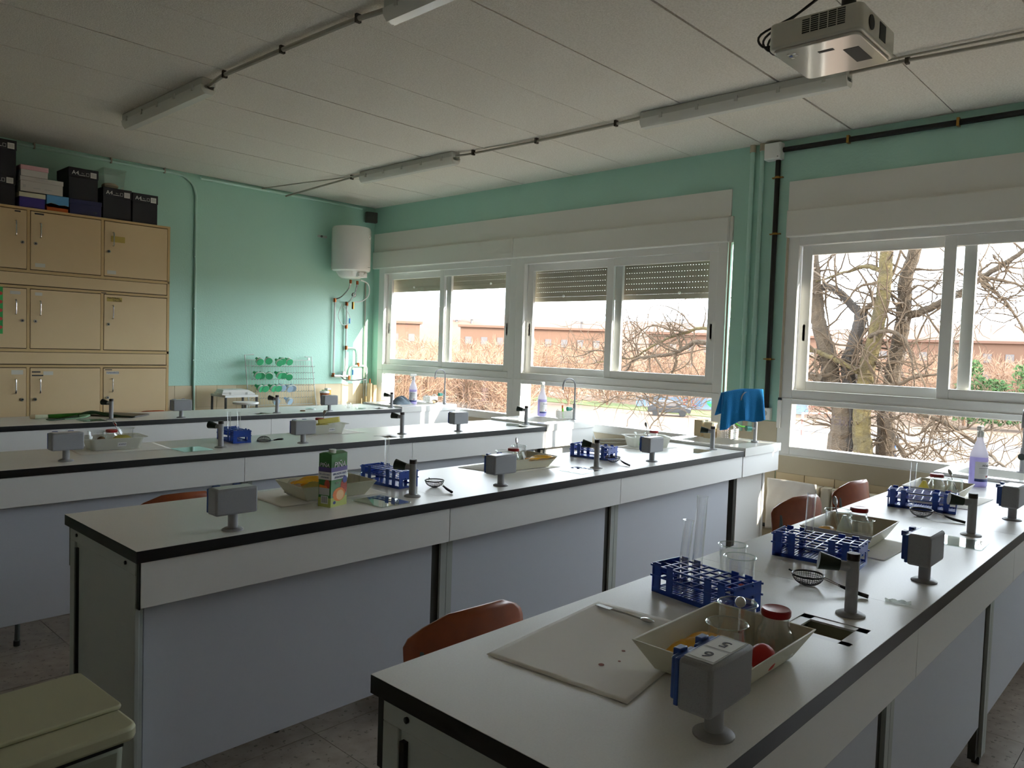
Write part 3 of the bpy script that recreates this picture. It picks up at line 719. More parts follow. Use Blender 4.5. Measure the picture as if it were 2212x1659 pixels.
def rp(cx, cz): return (3.888+(cx-390)/1310*0.752, YB-0.13, 1.383-(cz-200)/1050*0.53)
gb = rack_bottle('glass_green', 'cut green plastic bottle hanging on the drying rack')
first = True
for cx, cz in ((440,310),(640,290),(820,330),(900,300),(1015,310),(400,590),(520,590),(680,600),(810,590),(930,590),(1050,620),(430,855),(560,855),(690,855),(815,855)):
    if first: gb.location = rp(cx, cz); first = False
    else: copy_tree(gb, rp(cx, cz), R(random.uniform(-25, 25)))
bb = rack_bottle('glass_blue', 'cut clear bluish bottle hanging on the drying rack'); bb['group'] = 'clear bluish bottles on the drying rack'
bb.location = rp(900, 850)
for cx, cz in ((1030,870),(1140,860),(770,1130),(1015,1130)): copy_tree(bb, rp(cx, cz), R(random.uniform(-25, 25)))
def lathe_thing(name, lab, cat, loc, prof, m, n=20, group=None):
    t = thing(name, lab, cat, loc, group=group); M().lathe(prof, n).build('body', m, t); return t
t = lathe_thing('paper_cup', 'brown paper coffee cup beside the drying rack', 'cup', (4.66, 7.12, 0.82), [(0, 0), (0.036, 0), (0.05, 0.15), (0, 0.15)], 'coffee_brown')
M().lathe([(0.053, 0.148), (0.053, 0.158), (0.046, 0.168), (0, 0.168)], 20).build('lid', 'white_pvc', t)
t = thing('drink_carton', 'small green and yellow drink carton behind the coffee cup', 'carton', (4.76, 7.24, 0.82))
M().box(-0.04, -0.005, -0.03, 0.03, 0, 0.17).build('side', 'carton_green', t); M().box(-0.005, 0.04, -0.03, 0.03, 0, 0.19).build('front', 'carton_white', t)
M().cyl((0.018, -0.032, 0.06), (0.018, -0.03, 0.06), 0.018).build('print', 'carton_green', t); M().box(0.0, 0.038, -0.032, -0.03, 0.11, 0.17).build('print', 'yellow_pack', t)
for i, (x, h) in enumerate(((5.33, 0.24), (5.385, 0.22))):
    t = thing('wooden_block', ['narrow pale wooden block with copper fitting in the corner', 'wide pale wooden block against the window jamb'][i], 'block', (x, 7.22, 0.82))
    M().box(-0.012-0.01*i, 0.012+0.01*i, -0.03, 0.03, 0, h).build('block', 'beige_card', t, bevel=0.003)
    if i == 0: M().cyl((0, 0, h), (0, 0, h+0.05), 0.009).build('fitting', 'copper', t)
# small table with white box, stool
t = thing('metal_table', 'small metal-legged table against the back wall', 'table', (3.62, 7.10, 0))
M().box(-0.17, 0.17, -0.15, 0.15, 0.955, 0.975).build('top', 'white_pvc', t)
for a in (-0.16, 0.16):
    for b in (-0.14, 0.14): M().box(a-0.008, a+0.008, b-0.008, b+0.008, 0, 0.955).build('leg', 'frame_dark', t)
t = thing('white_case', 'flat white case lying on the metal table', 'case', (3.61, 7.08, 0.975), R(-8))
M().box(-0.16, 0.16, -0.11, 0.11, 0, 0.02).build('base', 'white_pvc', t, bevel=0.004)
M().frustum((-0.155, 0.155, -0.105, 0.105), (-0.14, 0.10, -0.09, 0.09), 0.02, 0.052).build('top', 'white_pvc', t, bevel=0.004)
for x in (-0.08, 0.08): M().box(x-0.008, x+0.008, -0.113, -0.108, 0.006, 0.028).build('latch', 'boiler_grey', t)
t = thing('lab_stool', 'round white stool behind the leek bench', 'stool', (3.57, 6.78, 0))
M().lathe([(0, 0.905), (0.115, 0.905), (0.12, 0.915), (0.115, 0.925), (0, 0.925)], 28).build('seat', 'white_pvc', t)
M().cyl((0, 0, 0.05), (0, 0, 0.905), 0.018).build('column', 'steel', t)
for k in range(4):
    a = R(90*k+45); M().tube([(0, 0, 0.08), (0.22*math.cos(a), 0.22*math.sin(a), 0.015)], 0.014).build('leg', 'steel', t)

# radiator with paper cloth
t = thing('radiator', 'cream ribbed radiator on the tiled wall under the tree window', 'radiator', (XW-0.10, 0, 0))
for i in range(26): M().rbox(-0.045, 0.045, 2.30-i*0.075-0.062, 2.30-i*0.075, 0.16, 0.625, 0.012).build('rib', 'radiator', t)
M().tube([(0, 2.33, 0.60), (0, 0.30, 0.60)], 0.016).build('header', 'radiator', t)
M().tube([(0, 2.33, 0.19), (0, 0.30, 0.19)], 0.016).build('header', 'radiator', t)
for y in (2.0, 0.8): M().box(0.04, 0.085, y-0.02, y+0.02, 0.35, 0.38).build('bracket', 'radiator', t)
random.seed(5)
def wob(x, y, a=1): return a*(math.sin(7*x+3*y)+math.sin(13*y-5*x+1)+0.6*math.sin(23*x+17*y))
tag(M().grid(lambda u, v: (XW-0.172-0.004*wob(u*1.2, v)-0.004*v, 2.37-u*0.355, 0.648-v*0.37+0.02*math.sin(3*u)*v), 22, 22).build('paper_cloth', 'paper', solid=0.002),
    'crumpled white paper towel sheet hanging over the radiator', 'paper')

# ------------------------------------------------------------------ benches
BT = 0.90
ROWS = {'A': 5.79, 'B': 3.95, 'C': 2.255, 'D': 0.515}
DEP = 0.625
XB0, XB1 = 0.86, 4.655
XE = {'A': 5.38, 'B': 5.29, 'C': 5.205, 'D': 5.21}
JX = [XB0, 2.085, 3.285, XB1]
TAPX = {'A': (2.074, 3.387, 4.61), 'B': (2.037, 3.337, 4.625), 'C': (2.0, 3.252, 4.536), 'D': (1.909, 3.138, 4.40)}
HOLES = {'D': [(1.695, 1.835)], 'A': [(3.165, 3.305), (4.40, 4.54)], 'B': [(3.10, 3.24), (4.41, 4.55)], 'C': []}
BL = {'A': 'white lab bench carrying the leek, beside the beige cabinets', 'B': 'white lab bench between the leek bench and the juice carton bench',
      'C': 'white lab bench carrying the pineapple juice carton', 'D': 'white lab bench carrying the paper sheet and steel spoon'}
def slab(m, x0, x1, y0, y1, z0, z1, holes, h0, h1):
    if not holes: m.box(x0, x1, y0, y1, z0, z1); return
    m.box(x0, x1, y0, h0, z0, z1); m.box(x0, x1, h1, y1, z0, z1)
    x = x0
    for a, b in holes: m.box(x, a, h0, h1, z0, z1); x = b
    m.box(x, x1, h0, h1, z0, z1)
def bench(k):
    y = ROWS[k]; t = thing('lab_bench', BL[k], 'bench', (0, y, 0)); D = DEP
    hy0, hy1 = 0.045, 0.20
    m = M(); slab(m, XB0, XB1, 0, D, BT-0.036, BT-0.0012, HOLES[k], hy0, hy1); m.build('worktop_core', 'edge_black', t)
    for i in range(3):
        m = M(); hs = [h for h in HOLES[k] if JX[i] < h[0] < JX[i+1]]
        slab(m, JX[i]+(0.0006 if i else 0), JX[i+1]-0.0006, 0.0006, D-0.0006, BT-0.0012, BT, hs, hy0, hy1)
        m.build('worktop_laminate', 'laminate', t)
    for a, b in HOLES[k]:
        m = M()
        for q in ((a, a+0.026, hy0, hy1), (b-0.026, b, hy0, hy1), (a, b, hy0, hy0+0.026), (a, b, hy1-0.026, hy1)): m.box(q[0], q[1], q[2], q[3], BT-0.006, BT-0.0015)
        dr = m.build('drain_rim', 'drain_lip', t)
        m = M().box(a+0.012, b-0.012, hy0+0.012, hy1-0.012, BT-0.125, BT-0.12)
        for q in ((a+0.012, a+0.018, hy0+0.012, hy1-0.012), (b-0.018, b-0.012, hy0+0.012, hy1-0.012), (a+0.012, b-0.012, hy0+0.012, hy0+0.018), (a+0.012, b-0.012, hy1-0.018, hy1-0.012)): m.box(q[0], q[1], q[2], q[3], BT-0.125, BT-0.003)
        m.build('drain_basin', 'drain_olive', dr)
    for i in range(3):
        a, b = JX[i]+(0.016 if i == 0 else 0.0012), JX[i+1]-0.0012
        M().box(a, b, 0.010, 0.028, 0.725, BT-0.038).build('apron', 'bench_panel', t, bevel=0.002)
        M().box(a, b, D-0.028, D-0.010, 0.725, BT-0.038).build('apron', 'bench_panel', t, bevel=0.002)
    for yy in (0.010, D-0.028): M().box(XB0+0.012, XB0+0.016, yy, yy+0.018, 0.723, BT-0.037).build('apron_edge', 'edge_black', t)
    M().box(XB0+0.02, XB1, 0.028, D-0.028, BT-0.075, BT-0.037).build('sub_frame', 'frame_dark', t)
    for i in range(3):
        a, b = JX[i], JX[i+1]
        px0 = a+(0.055 if i == 0 else 0.085); px1 = b-(0.03 if i == 2 else 0.025)
        M().box(px0, px1, 0.085, 0.100, 0.16, 0.86).build('front_panel', 'lower_panel', t, bevel=0.002)
        for yy in (0.078, D-0.116):
            if i: M().box(a-0.022, a+0.018, yy+0.012, yy+0.038, 0.03, 0.86).build('post', 'frame_dark', t)
            M().box(a+0.018, a+0.050, yy, yy+0.038, 0.03, 0.86).build('post', 'frame_grey', t)
            M().box(a+0.053, a+0.083, yy, yy+0.038, 0.03, 0.86).build('post', 'frame_grey', t) if i else None
            M().box(a+0.022, a+0.046, yy+0.006, yy+0.032, 0, 0.03).build('foot', 'black_rubber', t)
        M().box(a+0.022, a+0.046, 0.09, D-0.09, 0.075, 0.11).build('foot_rail', 'frame_dark', t)
    # end frame with screws
    m = M().box(XB0+0.016, XB0+0.020, 0.075, D-0.075, 0.12, 0.83); m.build('end_panel', 'frame_grey', t)
    for a, b, c, d in ((0.03, D-0.03, 0.82, 0.862), (0.03, 0.085, 0.02, 0.82), (D-0.075, D-0.03, 0.02, 0.82)):
        M().box(XB0+0.008, XB0+0.022, a, b, c, d).build('end_frame', 'frame_grey', t, bevel=0.002)
    M().box(XB0+0.006, XB0+0.018, D-0.095, D-0.082, 0.05, 0.80).build('end_slot', 'edge_black', t)
    for a in (0.10, D-0.10): M().cyl((XB0+0.004, a, 0.845), (XB0+0.010, a, 0.845), 0.006, n=10).build('screw', 'edge_black', t)
    return t
for k in 'ABCD': bench(k)
SKL = {'A': 'white resin bench sink at the window end of the leek bench', 'B': 'white resin bench sink in front of the half-lowered shutter window',
       'C': 'white resin bench sink under the blue towel', 'D': 'white resin bench sink past the lilac spray bottle on the spoon bench'}
def bench_sink(k):
    y = ROWS[k]; xe = XE[k]; D = DEP+0.01
    t = thing('bench_sink', SKL[k], 'sink', (0, y-0.005, 0))
    x0, x1 = XB1+0.002, xe; zt = BT+0.018
    bx0, bx1, by0, by1 = x0+0.10, x1-0.10, 0.17, D-0.08
    n = 6; out = []; inn = []
    def rr(a, b, c, d, r):
        pl = []
        for cx, cy, s in ((b-r, d-r, 0), (a+r, d-r, 90), (a+r, c+r, 180), (b-r, c+r, 270)):
            for q in range(n+1):
                tt = R(s+90*q/n); pl.append((cx+r*math.cos(tt), cy+r*math.sin(tt)))
        return pl
    O = rr(x0, x1, 0, D, 0.004); I = rr(bx0, bx1, by0, by1, 0.07); J = rr(bx0+0.02, bx1-0.02, by0+0.02, by1-0.02, 0.06); N = len(O)
    vs = [(p[0], p[1], zt-0.055) for p in O]+[(p[0], p[1], zt) for p in O]+[(p[0], p[1], zt-0.004) for p in I]+[(p[0], p[1], zt-0.19) for p in J]
    fs = []
    for i in range(N):
        j = (i+1) % N
        for q in range(3): fs.append((q*N+i, q*N+j, (q+1)*N+j, (q+1)*N+i))
    fs.append(tuple(3*N+i for i in range(N)))
    M().add(vs, fs).build('basin', 'sink_white', t)
    M().cyl(((bx0+bx1)/2, (by0+by1)/2, zt-0.189), ((bx0+bx1)/2, (by0+by1)/2, zt-0.185), 0.03).build('waste', 'chrome', t)
    for yy in (0.012, D-0.03): M().box(x0, x1-0.005, yy, yy+0.018, 0.725, zt-0.056).build('apron', 'bench_panel', t, bevel=0.002)
    M().box(x1-0.02, x1-0.005, 0.032, D-0.032, 0.725, zt-0.056).build('side_apron', 'bench_panel', t)
    for yy in (0.09, D-0.105): M().box(x0+0.085, x1-0.09, yy, yy+0.015, 0.10, 0.725).build('cupboard_panel', 'bench_panel', t)
    M().box(x1-0.075, x1-0.06, 0.105, D-0.105, 0.10, 0.725).build('cupboard_side', 'bench_panel', t)
    for xx in (x0+0.03, x1-0.085):
        for yy in (0.085, D-0.12): M().box(xx, xx+0.032, yy, yy+0.035, 0.0, 0.725).build('post', 'bench_panel' if xx > x0+0.1 else 'frame_dark', t)
    return t
for k in 'ABCD': bench_sink(k)
def faucet(x, y, lab, ang, teal='faucet_green'):
    t = thing('bench_faucet', lab, 'faucet', (x, y, BT+0.018), ang)
    M().lathe([(0, 0), (0.028, 0), (0.026, 0.006), (0.014, 0.01), (0, 0.01)], 18).build('flange', 'tap_grey', t)
    M().cyl((0, 0, 0), (0, 0, 0.14), 0.013).build('column', 'tap_grey', t)
    M().tube(smooth([(0, 0, 0.13), (0, 0, 0.28), (0.012, 0, 0.33), (0.05, 0, 0.352), (0.10, 0, 0.345), (0.125, 0, 0.31), (0.128, 0, 0.26)], 5), 0.0075).build('spout', 'tap_grey', t)
    M().cyl((0, 0, 0.095), (0.05, 0, 0.095), 0.009).build('valve', 'tap_grey', t)
    M().cyl((0.035, 0, 0.095), (0.075, 0, 0.095), 0.016, 0.019, 10).build('knob', teal, t)
faucet(5.333, 5.93, 'grey gooseneck faucet on the sink of the leek bench', R(175))
faucet(5.185, 4.09, 'grey gooseneck faucet beside the lilac bottle and white basket', R(165))
faucet(5.075, 2.385, 'grey gooseneck faucet holding the blue towel', R(150))
faucet(5.06, 0.80, 'grey gooseneck faucet with green knob at the spoon bench sink', R(185), 'tap_green')
for k, y0 in (('B', 4.03),):
    t = thing('drain_hoses', 'pale rubber hoses hanging from the sink beside the white basket', 'hose', (5.31, y0, 0))
    for i in range(3): M().tube(smooth([(-0.06+i*0.05, 0.0, 0.85), (-0.055+i*0.055, -0.05, 0.70), (-0.02+i*0.05, -0.06, 0.45), (0.02+i*0.03, -0.02, 0.2), (0.03+i*0.03, 0.02, 0.02)], 4), 0.008).build('hose', 'hose_white', t)
t = thing('pipe_bundle', 'bundle of grey hoses with brass valves on the wall below the half-lowered shutter', 'pipes', (XW-0.05, 3.35, 0.70))
for i in range(4): M().tube(smooth([(0, 0.65, -0.05+0.03*i), (-0.02, 0.3, 0.0+0.025*i), (0, 0.0, -0.01+0.03*i), (0.01, -0.4, -0.06+0.02*i)], 4), 0.011).build('hose', 'conduit_grey', t)
for i in range(3): M().cyl((-0.03, 0.08+0.09*i, 0.03), (-0.03, 0.12+0.09*i, 0.07), 0.011, n=8).build('valve', 'brass', t)

# sockets ------------------------------------------------------------
def socket(x, y, lab, rz=0):
    t = thing('bench_socket', lab, 'socket', (x, y, BT), rz, group='grey pedestal sockets on the benches')
    M().lathe([(0, 0), (0.034, 0), (0.034, 0.003), (0.026, 0.008), (0, 0.008)], 24).build('flange', 'tap_grey', t)
    M().cyl((0, 0, 0.006), (0, 0, 0.062), 0.0155, n=20).build('post', 'tap_grey', t)
    M().box(-0.072, 0.072, -0.030, 0.030, 0.055, 0.14).build('housing', 'socket_grey', t, bevel=0.007)
    M().box(-0.060, 0.062, -0.024, 0.026, 0.14, 0.1412).build('top_label', 'socket_top', t)
    for i in (-1, 1):
        c = M().rbox(i*0.035-0.031, i*0.035+0.031, 0.030, 0.046, 0.066, 0.136, 0.004).build('outlet_cover', 'socket_blue', t, bevel=0.003)
        M().box(i*0.035-0.012, i*0.035+0.012, 0.040, 0.054, 0.128, 0.142).build('hinge', 'socket_blue', c, bevel=0.002)
    M().box(-0.072, 0.072, 0.028, 0.036, 0.06, 0.137).build('back_plate', 'socket_blue', t, bevel=0.002)
    return t
s1 = socket(1.130, 0.578, 'grey socket labelled 5 and 6 beside the cream tray and paper sheet')
M().box(-0.053, -0.005, -0.022, 0.022, 0.1412, 0.1418).build('number_card', 'print_white', s1); M().box(0.003, 0.055, -0.022, 0.022, 0.1412, 0.1418).build('number_card', 'print_white', s1)
text('6', 0.036, 'ink', s1, (-0.03, 0, 0.1422), (0, 0, R(90))); text('5', 0.036, 'ink', s1, (0.028, 0, 0.1422), (0, 0, R(90)))
def cs(src, x, y, lab): return copy_tree(src, (x, y, BT), 0, lab)
s0 = socket(1.188, 2.329, 'grey socket box between the juice carton and the bench end')
cs(s0, 2.366, 0.589, 'grey socket box beside the crumpled plastic wrap'); cs(s0, 3.587, 0.590, 'grey socket box nearest the lilac bottle on the spoon bench')
cs(s0, 2.472, 2.355, 'grey socket box in front of the tray with yellow bag'); cs(s0, 3.720, 2.360, 'grey socket box in front of the white tub with green sticker')
cs(s0, 1.226, 4.090, 'grey socket box beside the white tub with handwritten label'); cs(s0, 2.519, 4.070, 'grey socket box beside the tub holding a yellow packet'); cs(s0, 3.796, 4.060, 'grey socket box by itself before the sink with the basket')
cs(s0, 2.552, 5.850, 'grey socket box beside the dark chopping board'); cs(s0, 3.888, 5.860, 'grey socket box beside the petri dishes')

# gas taps -------------------------------------------------------------
def gas_tap(x, y, lab, rz=R(118)):
    t = thing('gas_tap', lab, 'tap', (x, y, BT), rz, group='grey gas taps on the benches')
    M().lathe([(0, 0), (0.034, 0), (0.034, 0.003), (0.024, 0.008), (0, 0.008)], 24).build('flange', 'tap_grey', t)
    M().cyl((0, 0, 0.006), (0, 0, 0.135), 0.0145, n=20).build('column', 'tap_grey', t)
    M().cyl((0, 0, 0.135), (0, 0, 0.152), 0.015, n=20).build('cap', 'tap_cap', t)
    M().cyl((0.005, 0, 0.118), (0.034, 0, 0.120), 0.0125, n=14).build('neck', 'tap_grey', t)
    M().cyl((0.030, 0, 0.120), (0.078, 0, 0.127), 0.0145, 0.0225, 14).build('handle', 'tap_green', t)
    return t
g0 = gas_tap(1.909, 0.632, 'gas tap beside the open drain of the spoon bench')
def cg(x, y, lab): return copy_tree(g0, (x, y, BT), R(118), lab)
cg(3.138, 0.638, 'gas tap beside the shiny glass plate and second black sieve'); cg(2.0, 2.403, 'gas tap between the blue rack and sieve near the juice carton')
cg(3.252, 2.403, 'gas tap in front of the blue rack on the juice bench'); cg(4.536, 2.423, 'gas tap closest to the sink with the blue towel')
cg(2.037, 4.149, 'gas tap in front of the blue rack holding two tubes'); cg(3.337, 4.139, 'gas tap beside the covered drain past the yellow packet tub'); cg(4.625, 4.144, 'gas tap next to the sink with the white basket')
cg(2.074, 5.931, 'gas tap in front of the dark chopping board'); cg(3.387, 5.891, 'gas tap in front of the drying rack'); cg(4.612, 5.891, 'gas tap beside the crumpled grey cloth')

# glass plates on the drains --------------------------------------------
def plate(x0, x1, y0, y1, lab, m='glass_plate', rz=0):
    t = thing('glass_plate', lab, 'plate', ((x0+x1)/2, (y0+y1)/2, BT), rz)
    M().rbox((x0-x1)/2, (x1-x0)/2, (y0-y1)/2, (y1-y0)/2, 0.0005, 0.0035, 0.008).build('plate', m, t)
plate(1.76, 1.91, 2.30, 2.485, 'clear glass plate in front of the blue rack near the juice carton', rz=R(3))
plate(2.905, 3.05, 0.56, 0.715, 'shiny mirror-like plate beside a gas tap on the spoon bench', rz=R(2))
plate(3.03, 3.19, 2.325, 2.485, 'clear glass plate beside the tray with yellow bag')
plate(4.27, 4.46, 2.375, 2.50, 'clear glass plate before the sink with the blue towel')
plate(1.79, 1.955, 4.065, 4.235, 'greenish glass plate beside the handwritten tub', 'glass_plate', R(2))
plate(4.40, 4.56, 4.12, 4.26, 'clear glass plate by the sink with the basket')
plate(1.86, 2.02, 5.84, 6.00, 'clear glass plate on the leek bench')

# test tube racks ---------------------------------------------------------
def tube_rack(x, y, rz, lab):
    t = thing('tube_rack', lab, 'rack', (x, y, BT), rz, group='blue test tube racks')
    L2, W2, H2 = 0.125, 0.054, 0.075
    def lattice(z, r=0.0022, ext=0.0):
        m = M()
        for i in range(4): m.box(-L2-ext, L2+ext, -W2+i*W2*2/3-r, -W2+i*W2*2/3+r, z-r, z+r)
        for i in range(9): m.box(-L2+i*L2/4-r, -L2+i*L2/4+r, -W2, W2, z-r, z+r)
        return m
    lattice(H2-0.006, ext=0.006).build('top_grid', 'rack_blue', t); lattice(0.042, ext=0.006).build('middle_grid', 'rack_blue', t)
    m = M().box(-L2, L2, -W2, W2, 0.004, 0.0065)
    for i in range(26): m.box(-L2+0.004+i*0.0095, -L2+0.008+i*0.0095, -W2, W2, 0.0065, 0.0085)
    m.build('ribbed_base', 'rack_blue', t)
    for s in (-1, 1):
        m = M(); xx = s*L2
        m.box(xx-0.0015, xx+0.0015, -W2, -W2+0.022, 0, H2); m.box(xx-0.0015, xx+0.0015, W2-0.022, W2, 0, H2)
        m.box(xx-0.0015, xx+0.0015, -W2+0.022, W2-0.022, 0.036, H2); m.box(xx-0.0015, xx+0.0015, -W2+0.022, W2-0.022, 0, 0.010)
        m.build('end_panel', 'rack_blue', t)
        for q in (-0.118, -0.078, 0.040, 0.080):
            u = M().box(q, q+0.020, s*W2-0.0015, s*W2+0.0015, 0, H2+0.003)
            u.build('upright', 'rack_blue', t)
        M().box(-L2, L2, s*W2-0.0015, s*W2+0.0015, 0.0, 0.012).build('side_rail', 'rack_blue', t)
    return t
k0 = tube_rack(1.731, 0.928, R(-99), 'blue test tube rack holding two tall glass cylinders')
def ck(x, y, a, lab): return copy_tree(k0, (x, y, BT), R(a), lab)
ck(2.362, 0.884, -85, 'blue test tube rack in front of the tray with the jar and spoon'); ck(3.535, 0.905, -79, 'blue test tube rack nearest the lilac bottle')
ck(2.098, 2.685, -86, 'blue test tube rack beside the sieve near the juice carton'); ck(3.56, 2.655, -83, 'blue test tube rack behind a gas tap on the juice bench')
ck(2.235, 4.385, -95, 'blue test tube rack holding two slim tubes, on the tub bench')
def tall_tube(x, y, h, r, lab, tilt=(0, 0), name='glass_cylinder'):
    t = thing(name, lab, 'tube', (x, y, BT+0.009))
    t.rotation_euler = (R(tilt[0]), R(tilt[1]), 0)
    M().lathe([(0.0, 0.0), (r*0.7, 0.002), (r, 0.012), (r, h-0.004), (r+0.0025, h), (r-0.0002, h), (r-0.0014, h-0.006), (r-0.0014, 0.014), (r*0.65, 0.004), (0, 0.003)], 18).build('wall', 'glass_clear', t)
tall_tube(1.752, 0.965, 0.248, 0.0135, 'taller glass cylinder standing in the front blue rack', (1, 2)); tall_tube(1.712, 0.985, 0.188, 0.0125, 'shorter tilted glass tube standing in the front blue rack', (2, 5))
tall_tube(2.385, 0.93, 0.185, 0.0135, 'glass tube in the blue rack before the jar and spoon tray', (0, 5)); tall_tube(3.545, 0.95, 0.18, 0.0125, 'glass tube in the blue rack nearest the lilac bottle', (0, 3))
tall_tube(2.095, 2.70, 0.195, 0.010, 'thin glass tube in the rack near the juice carton'); tall_tube(2.225, 4.42, 0.165, 0.010, 'left-behind slim tube in the tub bench rack', (0, -2)); tall_tube(2.258, 4.36, 0.168, 0.010, 'second slim tube in the tub bench rack', (0, -2))

# strainers ------------------------------------------------------------------
def strainer(x, y, a, lab, flip=False):
    t = thing('sieve', lab, 'sieve', (x, y, BT), a, group='small black sieves')
    rr_ = 0.041; zt = 0.030
    ring = [(rr_*math.cos(2*math.pi*i/28), rr_*math.sin(2*math.pi*i/28), zt) for i in range(29)]
    M().tube(ring, 0.0026, 6, False).build('rim', 'strainer_black', t)
    prof = [(rr_*math.sin(R(q)), zt*(1-math.cos(R(q))**0.9*1.0)) for q in (2, 15, 30, 45, 60, 75, 88)]
    prof = [(rr_*math.sin(R(q)), zt-zt*math.cos(R(q))) for q in (4, 14, 24, 34, 44, 54, 64, 74, 86)]
    m = M(); n = 40; vs = []; fs = []
    for r_, z in prof:
        for k in range(n): vs.append((r_*math.cos(2*math.pi*k/n), r_*math.sin(2*math.pi*k/n), z+0.0006))
    for i in range(len(prof)-1):
        for k in range(n): fs.append((i*n+k, i*n+(k+1) % n, (i+1)*n+(k+1) % n, (i+1)*n+k))
    m.add(vs, fs).build('mesh_bowl', 'mesh_dark', t, wire=0.0011)
    for s in (-1, 1): M().tube([(rr_-0.002, s*0.008, zt), (rr_+0.045, s*0.004, zt-0.012)], 0.0014, 5).build('wire_neck', 'steel', t)
    M().tube([(rr_+0.04, 0, zt-0.011), (rr_+0.075, 0, 0.011), (rr_+0.115, 0, 0.006)], [0.0035, 0.0055, 0.0055], 8).build('handle', 'strainer_black', t)
    M().tube([(-rr_, 0, zt), (-rr_-0.012, 0, zt+0.003)], 0.0022, 5).build('hook', 'strainer_black', t)
    if flip: t.rotation_euler = (R(180), 0, a); t.location = (x, y, BT+zt+0.003)
    return t
strainer(2.066, 0.80, R(-88), 'black sieve beside the gas tap and two beakers'); strainer(3.335, 0.855, R(-90), 'black sieve in front of the rack nearest the lilac bottle')
strainer(2.204, 2.50, R(-103), 'black sieve beside the gas tap near the juice carton'); strainer(3.50, 2.475, R(-109), 'black sieve leaning by the rack on the juice bench')
strainer(2.371, 4.27, R(-75), 'black sieve lying upside down on the tub bench', True)

# trays, tubs -------------------------------------------------------------------
def tray(x, y, rz, lab):
    t = thing('photo_tray', lab, 'tray', (x, y, BT+0.0036), rz, group='cream developing trays')
    a, b, h = 0.130, 0.082, 0.055; A_, B_ = 0.158, 0.108
    vs = [(-a,-b,0),(a,-b,0),(a,b,0),(-a,b,0),(-A_,-B_,h),(A_,-B_,h),(A_,B_,h),(-A_,B_,h),
          (-a+.003,-b+.003,.003),(a-.003,-b+.003,.003),(a-.003,b-.003,.003),(-a+.003,b-.003,.003),(-A_+.004,-B_+.004,h),(A_-.004,-B_+.004,h),(A_-.004,B_-.004,h),(-A_+.004,B_-.004,h)]
    for i in (4, 5, 6, 7, 12, 13, 14, 15):           # drawn-out pouring corners
        v = vs[i]; vs[i] = (v[0]*1.055, v[1]*1.07, v[2]+0.004)
    fs = [(3,2,1,0),(0,1,5,4),(1,2,6,5),(2,3,7,6),(3,0,4,7),(8,9,10,11),(9,8,12,13),(10,9,13,14),(11,10,14,15),(8,11,15,12),(4,5,13,12),(5,6,14,13),(6,7,15,14),(7,4,12,15)]
    M().add(vs, fs).build('shell', 'tray_cream', t, bevel=0.0015)
    return t
def tub(x, y, rz, lab, note=True, green=False):
    t = thing('plastic_tub', lab, 'tub', (x, y, BT+0.0036), rz, group='translucent white tubs')
    a, b, h = 0.118, 0.075, 0.062; A_, B_ = 0.142, 0.098
    m = M(); n = 5
    def rr(p, q, r):
        pl = []
        for cx, cy, s in ((p-r, q-r, 0), (-p+r, q-r, 90), (-p+r, -q+r, 180), (p-r, -q+r, 270)):
            for k in range(n+1): tt = R(s+90*k/n); pl.append((cx+r*math.cos(tt), cy+r*math.sin(tt)))
        return pl
    rings = [(rr(a, b, .02), 0), (rr(A_-.006, B_-.006, .026), h), (rr(A_+.012, B_+.010, .03), h+.001), (rr(A_+.012, B_+.010, .03), h+.004), (rr(A_-.008, B_-.008, .026), h+.002), (rr(a-.002, b-.002, .02), .003)]
    N = len(rings[0][0]); vs = [(p[0], p[1], z) for r_, z in rings for p in r_]
    fs = [(q*N+i, q*N+(i+1) % N, (q+1)*N+(i+1) % N, (q+1)*N+i) for q in range(5) for i in range(N)]+[tuple(range(N-1, -1, -1)), tuple(5*N+i for i in range(N))]
    m.add(vs, fs).build('shell', 'tub_white', t)
    if note:
        nm = M().box(-0.022, 0.022, -0.001, 0.0, -0.012, 0.012).xf(Matrix.Translation((0.02, -0.0885, 0.030)) @ Matrix.Rotation(R(18), 4, 'X'))
        nb = nm.build('note', 'label_white', t)
        text('AVISO', 0.013, 'label_blue', t, (0.02, -0.0905, 0.030), (R(108), 0, 0), shear=0.3)
    if green: M().box(-0.012, 0.012, -0.001, 0.0, -0.016, 0.016).xf(Matrix.Translation((-0.07, -0.0885, 0.03)) @ Matrix.Rotation(R(18), 4, 'X')).build('sticker', 'lime_plastic', t)
    return t
tray(1.404, 0.700, 0, 'cream tray behind the socket labelled 5 and 6'); tray(2.685, 0.905, R(3), 'cream tray holding the plastic bag, spoon and jar'); tray(3.868, 0.925, R(2), 'cream tray beside the lilac bottle of the spoon bench')
tray(1.740, 2.632, R(-4), 'cream tray behind the juice carton'); tray(2.93, 2.66, R(-4), 'cream tray with a yellow packet hanging over its rim')
tub(4.283, 2.76, R(-38), 'white tub with a green sticker before the towel sink', False, True); tub(1.55, 4.40, R(-4), 'white tub with handwritten blue label behind the first socket'); tub(2.895, 4.44, R(-4), 'white tub with pale yellow sheet sticking out')
def sheet(pts, lab, m='paper', amp=0.0005, group=None):
    a, b, c, d = [Vector((p[0], p[1], 0)) for p in pts]
    t = thing('paper_sheet', lab, 'paper', (a.x, a.y, BT), group=group)
    def fn(u, v):
        p = (a*(1-u)+b*u)*(1-v)+(d*(1-u)+c*u)*v - a
        e = max(0, 1-6*min(u, 1-u, v, 1-v))
        return (p.x, p.y, 0.0008+amp*(0.9+0.5*math.sin(26*v+3*u)+0.3*math.sin(11*u-9*v)))
    o = M().grid(fn, 26, 26).build('sheet', m, t, solid=0.0005); return t
